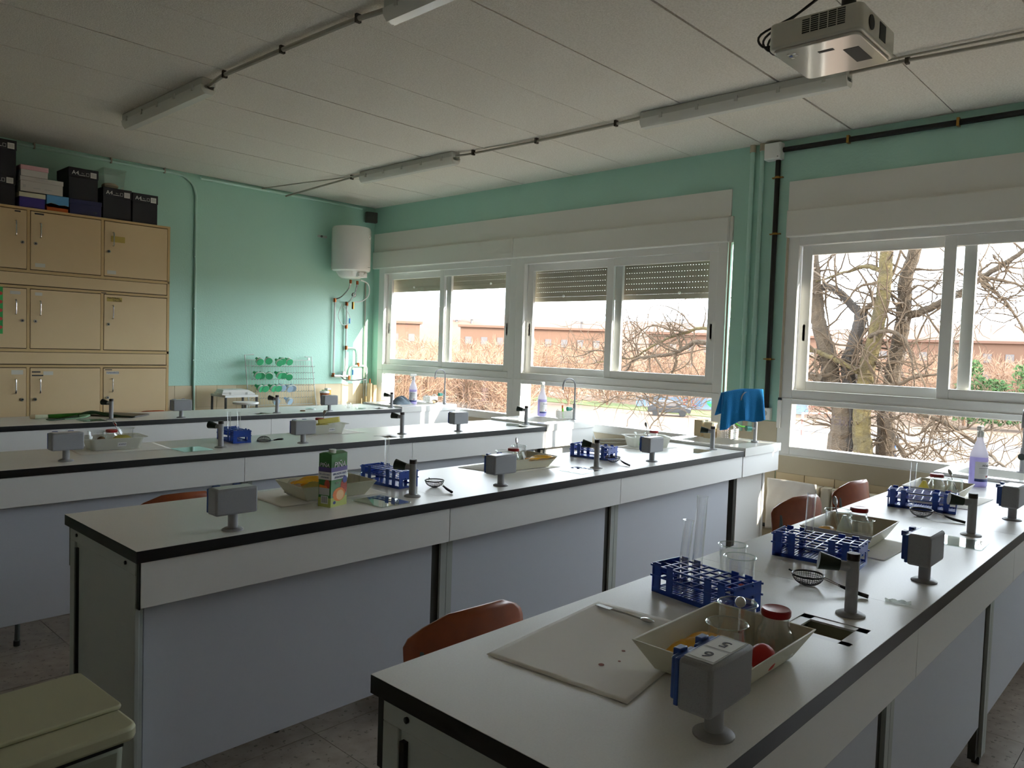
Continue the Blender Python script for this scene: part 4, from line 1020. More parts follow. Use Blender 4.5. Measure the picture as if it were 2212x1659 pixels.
ps = sheet([(1.112, 0.735), (1.545, 0.80), (1.521, 1.100), (1.083, 1.056)], 'creased white paper sheet under the steel spoon', amp=0.0010)
for x, y, r_ in ((0.10, 0.13, 0.006), (0.14, 0.115, 0.003), (0.19, 0.14, 0.004)): M().lathe([(0, 0.0030), (r_, 0.0030), (r_, 0.0034), (0, 0.0034)], 10).build('stain', 'stain', ps, (x, y, 0))
sheet([(2.50, 0.737), (2.80, 0.735), (2.84, 1.05), (2.53, 1.06)], 'white paper under the tray with bag and spoon'); sheet([(3.66, 0.76), (4.05, 0.74), (4.08, 1.06), (3.70, 1.08)], 'white paper under the tray beside the lilac bottle')
sheet([(1.477, 2.527), (1.96, 2.52), (1.98, 2.83), (1.50, 2.84)], 'white paper under the tray behind the juice carton'); sheet([(2.70, 2.55), (3.12, 2.54), (3.10, 2.85), (2.657, 2.84)], 'white paper under the tray with hanging yellow packet')
sheet([(4.13, 2.62), (4.42, 2.60), (4.45, 2.86), (4.06, 2.865)], 'white paper under the green-sticker tub'); sheet([(1.337, 4.241), (1.795, 4.228), (1.82, 4.54), (1.36, 4.55)], 'white paper under the handwritten tub'); sheet([(2.70, 4.34), (3.167, 4.33), (3.17, 4.57), (2.70, 4.57)], 'white paper under the tub with yellow sheet')

# glassware and food in the trays -------------------------------------------------
def beaker(x, y, z, r, h, lab, tilt=(0, 0), red=False):
    t = thing('glass_beaker', lab, 'beaker', (x, y, z)); t.rotation_euler = (R(tilt[0]), R(tilt[1]), 0)
    w_ = 0.0014
    m = M().lathe([(0, 0), (r-0.004, 0), (r, 0.005), (r, h-0.006), (r+0.004, h), (r+0.003, h+0.001), (r-w_, h-0.007), (r-w_, 0.006), (r-0.005, 0.002), (0, 0.002)], 26)
    m.v = [((v[0]+0.006*max(0, (v[2]-h+0.008)/0.009) if v[0] > r*0.95 else v[0]), v[1], v[2]) for v in m.v]
    m.build('wall', 'glass_clear', t)
    ring = [((r+0.0035)*math.cos(2*math.pi*i/26), (r+0.0035)*math.sin(2*math.pi*i/26), h) for i in range(27)]
    M().tube(ring, 0.0013, 5, False).build('rim', 'glass_plate', t)
    if red:
        random.seed(8)
        for i in range(6): M().sphere((random.uniform(-.5, .5)*r, random.uniform(-.5, .5)*r, 0.008+0.008*(i//3)), 0.009, 8, 6, (1, 1.3, 0.7)).build('tomato_piece', 'red_flesh', t)
    return t
def jar(x, y, z, lab):
    t = thing('glass_jar', lab, 'jar', (x, y, z))
    M().lathe([(0, 0), (0.032, 0), (0.037, 0.01), (0.038, 0.04), (0.034, 0.055), (0.027, 0.068), (0.0265, 0.085), (0.025, 0.085), (0.025, 0.068), (0.032, 0.054), (0.036, 0.04), (0.035, 0.011), (0, 0.004)], 26).build('wall', 'glass_clear', t)
    M().lathe([(0.0, 0.083), (0.0285, 0.083), (0.0295, 0.086), (0.0295, 0.095), (0.027, 0.098), (0.020, 0.0965), (0, 0.0965)], 26).build('lid', 'jar_lid', t)
    return t
def packet(x, y, z, L_, W__, rz, m, lab, pitch=0, h=0.012):
    t = thing('food_packet', lab, 'packet', (x, y, z), rz)
    def fn(u, v):
        e = 1-(2*u-1)**4; g_ = 1-(2*v-1)**4
        return ((u-0.5)*L_, (v-0.5)*W__, h*0.5+h*0.5*e*g_*(1+0.35*math.sin(11*u+4*v))+ (u-0.5)*math.tan(pitch)*L_*0+0.002*math.sin(17*u+9*v))
    def fb(u, v): p = fn(u, 1-v); return (p[0], p[1], max(0.0, h-p[2])*0.35)
    M().grid(fn, 16, 10).add([], []).grid(fb, 16, 10).build('wrapper', m, t)
    if pitch: t.rotation_euler = (0, pitch, rz)
    return t
def spoon(x, y, z, rz, pitch, lab, L_=0.16, name='steel_spoon'):
    t = thing(name, lab, 'spoon', (x, y, z)); t.rotation_euler = (0, pitch, rz)
    M().tube([(0.0, 0, 0.002), (L_*0.35, 0, 0.003), (L_*0.75, 0, 0.003)], 0.0022, 6).build('stem', 'steel', t)
    M().box(-0.045, 0.0, -0.0075, 0.0075, 0.0012, 0.003).build('blade', 'steel', t, bevel=0.0006)
    M().sphere((L_*0.75+0.016, 0, 0.005), 0.018, 14, 8, (1, 0.62, 0.22)).build('bowl', 'steel', t)
    return t
zt_ = BT+0.0072
spoon(1.483, 1.035, BT+0.0045, R(-92), 0, 'steel lab spoon lying on the paper sheet', 0.115)
beaker(1.385, 0.690, zt_, 0.037, 0.085, 'glass beaker with pale powder in the tray behind the 5-6 socket'); beaker(1.478, 0.715, zt_, 0.037, 0.098, 'glass beaker beside the red-lidded jar in the 5-6 tray', (0, 0))
jar(1.508, 0.645, zt_, 'red-lidded jar in the tray behind the 5-6 socket')
packet(1.375, 0.755, zt_+0.004, 0.21, 0.075, R(4), 'yellow_pack', 'orange-yellow sachet in the tray behind the 5-6 socket', h=0.026)
packet(1.30, 0.70, zt_, 0.055, 0.11, R(8), 'white_pack', 'white printed sachet in the tray behind the 5-6 socket', h=0.03)
t = thing('tomato', 'red tomato half in the tray behind the 5-6 socket', 'tomato', (1.415, 0.628, zt_)); M().sphere((0, 0, 0.026), 0.028, 16, 12, (1, 0.9, 0.95)).build('flesh', 'red_flesh', t)
spoon(1.405, 0.675, zt_+0.062, R(25), R(-22), 'steel spatula leaning in the beakers of the 5-6 tray', 0.10)
beaker(1.872, 0.905, BT, 0.038, 0.092, 'glass beaker with red pieces behind the front blue rack', red=True); beaker(1.990, 0.985, BT, 0.036, 0.088, 'empty glass beaker behind the one with red pieces')
t = thing('plastic_wrap', 'crumpled clear plastic wrap on the spoon bench', 'wrap', (2.10, 0.58, BT), R(-70)); M().grid(lambda u, v: ((u-.5)*.06, (v-.5)*.022, 0.002+0.007*abs(math.sin(9*u+3*v))*math.sin(math.pi*v)), 14, 6).build('film', 'clear_bag', t)
# second tray of the spoon bench
beaker(2.665, 0.862, zt_, 0.036, 0.078, 'front glass beaker in the tray with plastic bag and jar'); beaker(2.705, 0.955, zt_, 0.040, 0.088, 'glass beaker with upright spoon in the bag tray'); jar(2.765, 0.905, zt_, 'red-lidded jar in the tray with the plastic bag')
spoon(2.71, 0.95, zt_+0.02, R(70), R(-74), 'steel spoon standing bowl up in the bag tray', 0.11)
def bag(x, y, z, h, lab, m='clear_bag'):
    t = thing('plastic_bag', lab, 'bag', (x, y, z)); random.seed(int(x*100))
    pr_ = [(0.0, 0), (0.03, 0.0), (0.036, h*0.25), (0.028, h*0.55), (0.014, h*0.85), (0.008, h)]
    mm = M().lathe(pr_, 16); mm.v = [(v[0]*(1+0.25*math.sin(3*math.atan2(v[1], v[0]+1e-6)+v[2]*60)), v[1]*0.8*(1+0.2*math.cos(4*math.atan2(v[1], v[0]+1e-6)+v[2]*40)), v[2]) for v in mm.v]
    mm.build('film', m, t); M().sphere((0, 0, h*0.25), 0.024, 10, 8, (1, 0.8, 1)).build('contents', 'yellow_clear', t)
bag(2.615, 0.90, zt_, 0.092, 'knotted clear bag of pale slices in a spoon bench tray'); packet(2.645, 0.975, zt_, 0.15, 0.05, R(2), 'yellow_pack', 'orange-yellow sachet in the tray with plastic bag', h=0.030)
# third tray
beaker(3.82, 0.90, zt_, 0.042, 0.088, 'wide glass beaker in the tray by the lilac bottle'); jar(3.905, 0.945, zt_, 'red-lidded jar in the tray by the lilac bottle'); beaker(3.93, 0.875, zt_, 0.034, 0.075, 'beaker with spatula in the tray by the lilac bottle')
spoon(3.935, 0.87, zt_+0.03, R(60), R(-60), 'steel spatula upright in the tray by the lilac bottle', 0.09); bag(3.80, 0.97, zt_, 0.075, 'pale yellow bag in the tray by the lilac bottle', 'yellow_clear'); bag(3.86, 0.87, zt_, 0.06, 'small clear bag in the tray by the lilac bottle')
t = thing('kiwi_piece', 'brown fruit piece in the tray by the lilac bottle', 'fruit', (3.80, 0.865, zt_)); M().sphere((0, 0, 0.022), 0.024, 12, 10).build('flesh', 'stain', t)
# juice bench trays
beaker(1.815, 2.665, zt_, 0.032, 0.088, 'glass beaker behind the juice carton'); beaker(1.835, 2.585, zt_, 0.030, 0.082, 'slim beaker with white powder behind the juice carton'); jar(1.735, 2.62, zt_, 'red-lidded jar behind the juice carton')
packet(1.685, 2.615, zt_, 0.13, 0.12, R(-4), 'yellow_clear', 'pale yellow bag in the tray behind the juice carton', h=0.045); packet(1.70, 2.690, zt_+0.03, 0.17, 0.04, R(2), 'yellow_pack', 'orange-yellow sachet in the tray behind the juice carton', h=0.03)
packet(1.63, 2.70, zt_, 0.06, 0.05, R(8), 'white_pack', 'white sachet in the tray behind the juice carton', h=0.05)
beaker(2.965, 2.70, zt_, 0.036, 0.098, 'beaker with dark spoon in the tray with hanging yellow packet'); beaker(2.86, 2.72, zt_, 0.032, 0.078, 'small beaker in the tray with hanging yellow packet'); jar(2.88, 2.66, zt_-0.02+0.02, 'jar in the tray with hanging yellow packet')
spoon(2.955, 2.69, zt_+0.02, R(95), R(-78), 'dark steel spoon upright in the tray with hanging yellow packet', 0.12); bag(2.91, 2.63, zt_, 0.08, 'clear bag in the tray with hanging yellow packet')
packet(2.975, 2.560, BT+0.048, 0.19, 0.05, R(-4), 'yellow_pack', 'yellow packet hanging over the tray rim on the juice bench', h=0.020)
beaker(4.24, 2.79, zt_, 0.034, 0.085, 'beaker in the green-sticker tub'); jar(4.33, 2.74, zt_, 'jar in the green-sticker tub'); spoon(4.31, 2.77, zt_+0.04, R(60), R(-65), 'wooden-look spoon in the green-sticker tub', 0.11)
# tub bench
beaker(1.475, 4.43, zt_, 0.036, 0.09, 'beaker near the socket in the handwritten tub'); jar(1.545, 4.41, zt_, 'red-lidded jar in the handwritten tub'); beaker(1.63, 4.44, zt_, 0.036, 0.098, 'beaker with spoon in the handwritten tub')
packet(1.58, 4.365, zt_, 0.17, 0.06, R(-3), 'yellow_clear', 'pale yellow bag filling the handwritten tub', h=0.060); spoon(1.60, 4.42, zt_+0.05, R(200), R(-58), 'steel spoon leaning out of the handwritten tub', 0.10)
t = thing('kiwi_half', 'brown kiwi half in the handwritten tub', 'fruit', (1.475, 4.355, zt_+0.03)); M().sphere((0, 0, 0.018), 0.022, 12, 10).build('flesh', 'kiwi_brown', t)
jar(2.885, 4.46, zt_, 'dark-lidded jar in the tub with yellow sheet'); spoon(2.90, 4.45, zt_+0.05, R(40), R(-60), 'brown spatula leaning from the tub with yellow sheet', 0.10)
t = thing('yellow_sheet', 'pale yellow ridged sheet sticking out of the second tub', 'sheet', (2.93, 4.41, BT+0.004)); M().grid(lambda u, v: ((u-.5)*.17, 0.012*v, 0.06+v*0.035+0.012*u), 12, 4).build('sheet', 'yellow_clear', t, solid=0.002)
packet(2.88, 4.43, zt_, 0.17, 0.09, R(-3), 'yellow_clear', 'pale yellow bag filling the second tub', h=0.055)

# juice carton ---------------------------------------------------------------------
t = thing('juice_carton', 'green pineapple juice carton with white bands on the bench', 'carton', (1.618, 2.417, BT), R(14))
w1, d1, hh = 0.092, 0.060, 0.200
t.location = (1.618, 2.417, BT); t.rotation_euler = (0, 0, R(16))
M().box(0, w1, 0, d1, 0, hh).build('body', 'carton_green', t, bevel=0.0015)
M().frustum((0, w1, 0, d1), (0.0, w1, d1*0.35, d1*0.65), hh, hh+0.006).build('fold_top', 'carton_green', t)
M().cyl((0.028, 0.02, hh), (0.028, 0.02, hh+0.016), 0.0135).build('cap', 'white_pvc', t)
e = 0.0006
def dec(poly, z_off, m, name='print', side='f'):
    k = M()
    if side == 'f': k.add([(p[0], -z_off, p[1]) for p in poly], [tuple(range(len(poly)))])
    else: k.add([(-z_off, p[0], p[1]) for p in poly], [tuple(range(len(poly)-1, -1, -1))])
    return k.build(name, m, t)
def rect(a, b, c, d): return [(a, c), (b, c), (b, d), (a, d)]
def ell(cx, cz, rx, rz_, n=20, ph=0): return [(cx+rx*math.cos(2*math.pi*i/n+ph), cz+rz_*math.sin(2*math.pi*i/n+ph)) for i in range(n)]
for sd, ww in (('f', w1), ('l', d1)):
    dec(rect(0, ww, 0.0, 0.035), e, 'carton_lime', side=sd)
    dec(rect(0, ww, 0.133, 0.150), e, 'carton_purple', side=sd)
    dec(rect(0, ww, 0.103, 0.133), 2*e, 'carton_white', side=sd)
dec(ell(0.073, 0.07, 0.019, 0.032), e, 'fruit_red'); dec(ell(0.046, 0.045, 0.036, 0.026, 12), 1.6*e, 'fruit_orange'); dec(ell(0.052, 0.042, 0.022, 0.020, 12), 2*e, 'fruit_pale')
dec(ell(0.078, 0.098, 0.013, 0.014), 2.6*e, 'blue_badge'); dec(ell(0.020, 0.016, 0.008, 0.006), 2*e, 'label_blue'); dec(ell(0.052, 0.172, 0.036, 0.014), e, 'leek_green')
dec(ell(0.018, 0.085, 0.013, 0.020), e, 'fruit_red', side='l'); dec([(0.008, 0.062), (0.055, 0.058), (0.055, 0.083), (0.02, 0.080)], 1.5*e, 'fruit_orange', side='l')
dec(rect(0.006, 0.056, 0.045, 0.072), 2*e, 'boiler_grey', side='l'); dec(rect(0.012, 0.046, 0.012, 0.042), 2*e, 'carton_white', side='l')
for i in range(7): dec(rect(0.016+i*0.004, 0.018+i*0.004, 0.016, 0.040), 2.6*e, 'ink', 'barcode_bar', 'l')
text('PIÑA', 0.030, 'carton_white', t, (0.047, -4*e, 0.158), RF, shear=0.15); text('SIN AZÚCARES', 0.0115, 'label_blue', t, (0.046, -4*e, 0.124), RF, shear=0.2); text('AÑADIDOS', 0.0115, 'label_blue', t, (0.046, -4*e, 0.111), RF, shear=0.2); text('ACE', 0.010, 'carton_white', t, (0.034, -4*e, 0.090), RF)
text('PIÑA', 0.021, 'carton_white', t, (-4*e, 0.030, 0.158), RL, shear=0.15); text('SIN AZÚCARES', 0.0075, 'label_blue', t, (-4*e, 0.030, 0.123), RL, shear=0.2); text('AÑADIDOS', 0.0075, 'label_blue', t, (-4*e, 0.030, 0.112), RL, shear=0.2)

# spray bottles ---------------------------------------------------------------------
def spray(x, y, z, lab, rz=0, h=1.0):
    t = thing('spray_bottle', lab, 'bottle', (x, y, z), rz, group='lilac disinfectant spray bottles')
    M().lathe([(0, 0), (0.038, 0), (0.041, 0.006), (0.041, 0.150*h)], 28).build('liquid_body', 'lilac_liquid', t)
    M().lathe([(0.041, 0.150*h), (0.039, 0.168*h), (0.025, 0.205*h), (0.016, 0.232*h), (0.0145, 0.255*h), (0, 0.255*h)], 28).build('shoulder', 'bottle_white', t)
    hd = M().cyl((0, 0, 0.25*h), (0, 0, 0.278*h), 0.0165).build('collar', 'white_pvc', t)
    M().box(-0.040, 0.030, -0.010, 0.010, 0.283*h, 0.306*h).build('spray_head', 'white_pvc', t, bevel=0.004)
    M().cyl((0, 0, 0.272*h), (0, 0, 0.29*h), 0.011).build('neck', 'white_pvc', t)
    M().tube(smooth([(-0.024, 0, 0.285*h), (-0.031, 0, 0.268*h), (-0.040, 0, 0.25*h)], 3), 0.005, 6).build('trigger', 'white_pvc', t)
    r_ = 0.0416; n = 16
    def arc(z0, z1, a0, a1, m, name, r2=r_):
        M().grid(lambda u, v: (r2*math.cos(R(a0+(a1-a0)*u)), r2*math.sin(R(a0+(a1-a0)*u)), z0+(z1-z0)*v), n, 1).build(name, m, t)
    arc(0.035, 0.128, -190, -55, 'label_white', 'label'); arc(0.028, 0.042, -190, -55, 'label_blue', 'label_band', r_+0.0002); arc(0.035, 0.115, -55, -38, 'label_blue', 'label_edge')
    for k, (z0, a0, a1) in enumerate(((0.094, -165, -80), (0.086, -165, -75), (0.079, -165, -78), (0.072, -165, -90))): arc(z0, z0+0.0016, a0, a1, 'ink' if k < 1 else 'boiler_grey', 'label_text', r_+0.0003)
    text('PRO600', 0.014, 'ink', t, (0.0422*math.cos(R(-120)), 0.0422*math.sin(R(-120)), 0.109), (R(90), 0, R(-30)))
    for a in (-112, -95): M().box(-0.0045, 0.0045, -0.0002, 0.0002, -0.0045, 0.0045).xf(Matrix.Translation((0.0424*math.cos(R(a)), 0.0424*math.sin(R(a)), 0.055)) @ Matrix.Rotation(R(a+90), 4, 'Z') @ Matrix.Rotation(R(45), 4, 'Y')).build('hazard_diamond', 'label_blue' if a == -95 else 'jar_lid', t)
    return t
sp = spray(4.423, 0.884, BT, 'lilac spray bottle on the spoon bench')
copy_tree(sp, (5.20, 4.47, BT+0.018), R(20), 'lilac spray bottle behind the faucet and white basket'); copy_tree(sp, (4.96, 5.99, BT+0.018), R(-10), 'lilac spray bottle on the leek bench beside the grey cloth')

# sink odds and ends ------------------------------------------------------------------
def basket(x, y, z, rz, lab, s=1.0):
    t = thing('plastic_basket', lab, 'basket', (x, y, z), rz, group='white perforated baskets')
    a, b, h = 0.065*s, 0.045*s, 0.062*s
    m = M(); nx = 12
    for sgn in (-1, 1):
        for i in range(nx+1): m.box(-a+2*a*i/nx-0.0028, -a+2*a*i/nx+0.0028, sgn*b-0.0012, sgn*b+0.0012, 0, h)
        for i in range(8): m.box(sgn*a-0.0012, sgn*a+0.0012, -b+2*b*i/7-0.0028, -b+2*b*i/7+0.0028, 0, h)
        for j in range(5): m.box(-a, a, sgn*b-0.0012, sgn*b+0.0012, h*j/4.4, h*j/4.4+0.006); m.box(sgn*a-0.0012, sgn*a+0.0012, -b, b, h*j/4.4, h*j/4.4+0.006)
    m.build('wall', 'basket_white', t); M().box(-a, a, -b, b, 0, 0.003).build('base', 'basket_white', t)
    for sgn in (-1, 1): M().tube(smooth([(sgn*a, -b*0.6, h), (sgn*a*1.05, -b*0.3, h+0.014), (sgn*a*1.05, b*0.3, h+0.014), (sgn*a, b*0.6, h)], 4), 0.004, 6).build('handle', 'basket_white', t)
    return t
basket(5.215, 4.215, BT+0.018, R(-30), 'white basket with brush handles beside the lilac bottle'); basket(5.33, 6.15, BT+0.018, R(10), 'white basket on the sink of the leek bench'); basket(5.13, 2.62, BT+0.018, R(5), 'white basket holding bottles under the blue towel', 1.1)
t = thing('scrub_brush', 'orange and green handled brush in the white basket', 'brush', (5.195, 4.225, BT+0.022))
M().tube([(0, 0, 0), (0.005, 0.01, 0.11)], 0.007).build('handle', 'orange_print', t); M().tube([(0.0, -0.01, 0), (-0.012, -0.008, 0.085)], 0.006).build('grip', 'lime_plastic', t)
t = thing('clear_bottle', 'clear squeeze bottle with pale liquid in the towel basket', 'bottle', (5.165, 2.615, BT+0.022)); M().lathe([(0, 0), (0.028, 0), (0.032, 0.05), (0.026, 0.10), (0.012, 0.135), (0.012, 0.15), (0, 0.15)], 18).build('wall', 'plastic_clear', t); M().lathe([(0, 0.002), (0.026, 0.002), (0.029, 0.045), (0, 0.045)], 16).build('liquid', 'yellow_clear', t)
t = thing('white_bottle', 'white bottle with red label in the towel basket', 'bottle', (5.095, 2.625, BT+0.022)); M().lathe([(0, 0), (0.026, 0), (0.027, 0.10), (0.014, 0.13), (0, 0.13)], 18).build('body', 'bottle_white', t); M().lathe([(0.0275, 0.055), (0.0275, 0.085)], 18).build('label', 'jar_lid', t)
for i, (x, y, w_, h_) in enumerate(((5.08, 2.80, 0.13, 0.12), (5.02, 2.70, 0.10, 0.115))):
    t = thing('beige_box', ['beige cardboard box standing behind the towel sink basin', 'smaller beige cardboard box touching the basket under the towel'][i], 'box', (x, y, BT+0.018), R(4*i)); M().box(-w_/2, w_/2, -0.03, 0.03, 0, h_).build('carton', 'beige_card', t); M().box(-w_/2, w_/2, -0.032, -0.03, h_*0.86, h_).xf(Matrix.Translation((0, 0, 0))).build('flap', 'cream_card', t)
t = thing('lime_brush', 'lime green brush handle below the blue towel', 'brush', (5.0, 2.44, 1.03)); M().tube(smooth([(-0.07, 0.04, 0.03), (-0.02, 0.02, 0.0), (0.04, 0, -0.01)], 4), 0.006).build('handle', 'lime_plastic', t)
# blue towel draped over the faucet spout
def towel(u, v):
    s = u*0.29-0.035; side = 1 if v > 0.45 else -1; q = abs(v-0.45)/(0.55 if side > 0 else 0.45)
    drop = max(0, q-0.12)/0.88
    off = 0.016*math.sin(min(1, q/0.12)*math.pi/2)+(0.035+0.012*math.sin(14*u+1.5)+0.008*math.sin(31*u))*drop
    L_ = (0.205+0.045*u+0.012*math.sin(9*u)) if side > 0 else 0.16
    d = Vector((-0.76, 0.65, 0)); nrm = Vector((-0.65, -0.76, 0))
    p = Vector((5.075, 2.385, 1.287-0.035*max(0, u-0.45)**1.3*2))+d*(s*(1+0.10*drop))+nrm*(side*off)
    p.z -= drop*L_
    return tuple(p)
tag(M().grid(towel, 26, 40).build('blue_towel', 'cloth_blue', solid=0.006), 'blue microfibre towel hanging over a gooseneck faucet', 'towel')
t = thing('grey_cloth', 'crumpled grey cloth beside the gas tap and lilac bottle', 'cloth', (4.83, 6.02, BT+0.018)); M().grid(lambda u, v: ((u-.5)*.22, (v-.5)*.16, 0.004+0.075*math.sin(math.pi*u)*math.sin(math.pi*v)*(0.7+0.5*abs(math.sin(8*u+5*v)))), 24, 18).build('fabric', 'cloth_grey', t, solid=0.003)
for i, (x, y, m, r_, lab) in enumerate(((5.24, 6.0, 'fruit_pale', 0.024, 'pale fruit peel by the faucet of the leek bench'), (5.28, 6.02, 'kiwi_brown', 0.03, 'brown vegetable scraps by the faucet of the leek bench'), (5.19, 5.98, 'basket_white', 0.022, 'white sponge by the faucet of the leek bench'))):
    t = thing(['fruit_peel', 'vegetable_scraps', 'sponge'][i], lab, ['peel', 'scraps', 'sponge'][i], (x, y, BT+0.018)); M().sphere((0, 0, r_*0.6), r_, 10, 8, (1.2, 1, 0.6)).build('lump', m, t)
# leek bench -----------------------------------------------------------------------------
t = thing('chopping_board', 'dark flat chopping board on the leek bench', 'board', (2.225, 6.20, BT), R(-50)); M().rbox(-0.18, 0.18, -0.12, 0.12, 0, 0.012, 0.012).build('board', 'board_dark', t, bevel=0.002)
t = thing('leek', 'long leek with white root and dark green leaves', 'leek', (1.62, 6.18, BT), R(-8))
def leekp(pts, rs, m, name, flat=1.0):
    k = M().tube(smooth(pts, 4), [rs[0]+(rs[1]-rs[0])*i/((len(pts)-1)*4) for i in range((len(pts)-1)*4+1)], 10)
    if flat != 1.0: k.v = [(v[0], v[1], 0.0015+v[2]*flat) for v in k.v]
    k.build(name, m, t)
leekp([(0.0, 0, 0.018), (0.03, 0, 0.018)], (0.013, 0.017), 'beige_card', 'root'); leekp([(0.03, 0, 0.017), (0.11, 0.002, 0.017)], (0.016, 0.015), 'leek_white', 'white_stalk'); leekp([(0.11, 0.002, 0.017), (0.20, 0.0, 0.019), (0.32, -0.01, 0.022)], (0.0155, 0.018), 'leek_green', 'green_stalk')
for i, (pts, m) in enumerate((([(0.30, 0, 0.025), (0.38, -0.01, 0.06), (0.45, -0.03, 0.05), (0.56, -0.06, 0.02), (0.66, -0.12, 0.012)], 'leek_dark'), ([(0.30, -0.01, 0.03), (0.40, -0.03, 0.055), (0.47, -0.06, 0.03), (0.58, -0.09, 0.015)], 'leek_dark'), ([(0.31, -0.02, 0.02), (0.36, -0.05, 0.03), (0.30, -0.09, 0.012), (0.20, -0.12, 0.006)], 'leek_pale'), ([(0.29, -0.02, 0.02), (0.22, -0.08, 0.012), (0.12, -0.13, 0.006), (0.08, -0.14, 0.012)], 'leek_dark'), ([(0.32, 0.02, 0.02), (0.42, 0.05, 0.04), (0.55, 0.04, 0.02)], 'leek_green'))):
    leekp(pts, (0.018, 0.004), m, 'leaf', 0.7)
def dish(x, y, lab, r_=0.045, h=0.014):
    t = thing('petri_dish', lab, 'dish', (x, y, BT)); M().lathe([(0, 0), (r_, 0), (r_, h), (r_-0.0015, h), (r_-0.0015, 0.002), (0, 0.002)], 24).build('wall', 'glass_plate', t)
dish(3.838, 6.086, 'clear glass dish behind the socket on the leek bench'); dish(4.281, 5.93, 'flat clear dish past the small beaker on the leek bench', 0.05, 0.008)
t = thing('bottle_cap', 'brown flat cap beside the clear glass dish', 'cap', (3.673, 5.95, BT)); M().lathe([(0, 0), (0.022, 0), (0.022, 0.008), (0, 0.009)], 16).build('cap', 'kiwi_brown', t)
beaker(4.235, 6.072, BT, 0.022, 0.045, 'small glass beaker on the leek bench')

# chairs -----------------------------------------------------------------------------------
def chair(x, y, rz, lab):
    t = thing('school_chair', lab, 'chair', (x, y, 0), rz, group='orange wood school chairs')
    def back(u, v):
        zz = v; hw = 0.19*(1-0.55*max(0, (v-0.72)/0.28)**2.5-0.25*max(0, (0.25-v)/0.25)**2)
        s = (u-0.5)*2*hw
        return (s, 0.03*v-0.055*(1-(s/0.19)**2)+0.05, 0.66+0.225*zz-0.022*(s/0.19)**2*v)
    M().grid(back, 16, 12).build('backrest', 'wood_orange', t, solid=0.011)
    def seat(u, v):
        hw = 0.20-0.02*v; s = (u-0.5)*2*hw
        return (s, -0.02-0.40*v, 0.452-0.014*math.sin(math.pi*v)+0.01*(s/0.2)**2)
    # front edge of the seat points to -y, towards the bench
    M().grid(seat, 12, 12).build('seat', 'wood_orange', t, solid=0.012)
    for s in (-1, 1):
        M().tube(smooth([(s*0.19, 0.06, 0.004), (s*0.175, 0.0, 0.42), (s*0.165, 0.015, 0.60), (s*0.15, 0.055, 0.80)], 4), 0.0115).build('leg', 'chair_metal', t)
        M().tube([(s*0.19, -0.43, 0.004), (s*0.165, -0.38, 0.44)], 0.0115).build('leg', 'chair_metal', t)
        M().tube([(s*0.172, 0.0, 0.435), (s*0.165, -0.38, 0.435)], 0.010).build('side_rail', 'chair_metal', t)
        for yy in (0.06, -0.43): M().cyl((s*0.19, yy, 0), (s*0.19, yy, 0.025), 0.015, n=10).build('foot_cap', 'black_rubber', t)
    M().tube([(-0.165, -0.36, 0.432), (0.165, -0.36, 0.432)], 0.010).build('cross_rail', 'chair_metal', t)
    return t
c0 = chair(1.305, 1.28, R(-4), 'orange wood chair tucked behind the creased paper sheet')
def cc(x, y, a, lab): return copy_tree(c0, (x, y, 0), R(a), lab)
cc(3.50, 1.36, -12, 'orange wood chair behind the tray with the plastic bag'); cc(4.18, 1.35, -8, 'orange wood chair behind the rack nearest the lilac bottle')
cc(1.36, 3.06, -3, 'orange wood chair behind the first socket of the juice bench'); cc(1.24, 4.635, 0, 'orange wood chair behind the handwritten tub'); cc(2.68, 6.66, 4, 'orange wood chair in front of the beige cabinets')

# waste bin ------------------------------------------------------------------------------------
t = thing('waste_bin', 'cream plastic waste bin with lid at the end of the juice bench', 'bin', (0.49, 1.96, 0), R(3))
M().frustum((-0.15, 0.15, -0.15, 0.15), (-0.172, 0.172, -0.165, 0.165), 0, 0.585).build('body', 'bin_body', t, bevel=0.02)
M().rbox(-0.195, 0.195, -0.182, 0.182, 0.588, 0.622, 0.03).build('lid', 'bin_cream', t, bevel=0.008)
M().rbox(-0.155, 0.20, -0.08, 0.182, 0.622, 0.634, 0.015).build('flap', 'bin_cream', t, bevel=0.004)
M().box(-0.165, 0.165, -0.165, 0.165, 0.575, 0.588).build('liner_edge', 'black_rubber', t)
t = thing('black_plug', 'small black bottle stopper at the far edge of the spoon bench', 'stopper', (3.80, 1.108, BT)); M().lathe([(0, 0), (0.010, 0), (0.012, 0.018), (0, 0.02)], 12).build('plug', 'black_rubber', t); M().sphere((0, 0, 0.026), 0.008, 10, 8).build('knob', 'chrome', t)

# ------------------------------------------------------------------ outdoors
GZ = -4.5
g = M().box(XW+0.6, 400, -200, 400, GZ-0.2, GZ).build('ground', 'sand'); tag(g, kind='structure')
tag(M().box(66.5, 72.5, 30, 70, GZ, GZ+0.06).build('grass_strip', 'grass_out'), 'strip of green grass before the painted banner outside', 'grass', kind='stuff')
tag(M().box(30, 46, 40, 70, GZ, GZ+0.05).build('grass_patch', 'grass_out'), 'green lawn patch outside the corner windows', 'grass', kind='stuff')
tag(M().box(62, 66, -60, 33, GZ, GZ+0.04).build('path', 'asphalt'), 'grey asphalt path beyond the bare tree trunks', 'path', kind='structure')
fb = M().box(XW+WT, XW+WT+0.05, -6, YB+3, GZ, 0.76); fb.box(XW+WT, XW+WT+0.05, -6, YB+3, 2.42, 4.5); fb.box(XW+WT, XW+WT+0.05, YB-0.1, YB+3, 0.76, 2.42); fb.box(XW+WT, XW+WT+0.05, 2.42, 2.80, 0.76, 2.42); fb.box(XW+WT, XW+WT+0.05, -6, -2.05, 0.76, 2.42)
tag(fb.build('wall_outer', 'facade_white'), kind='structure')

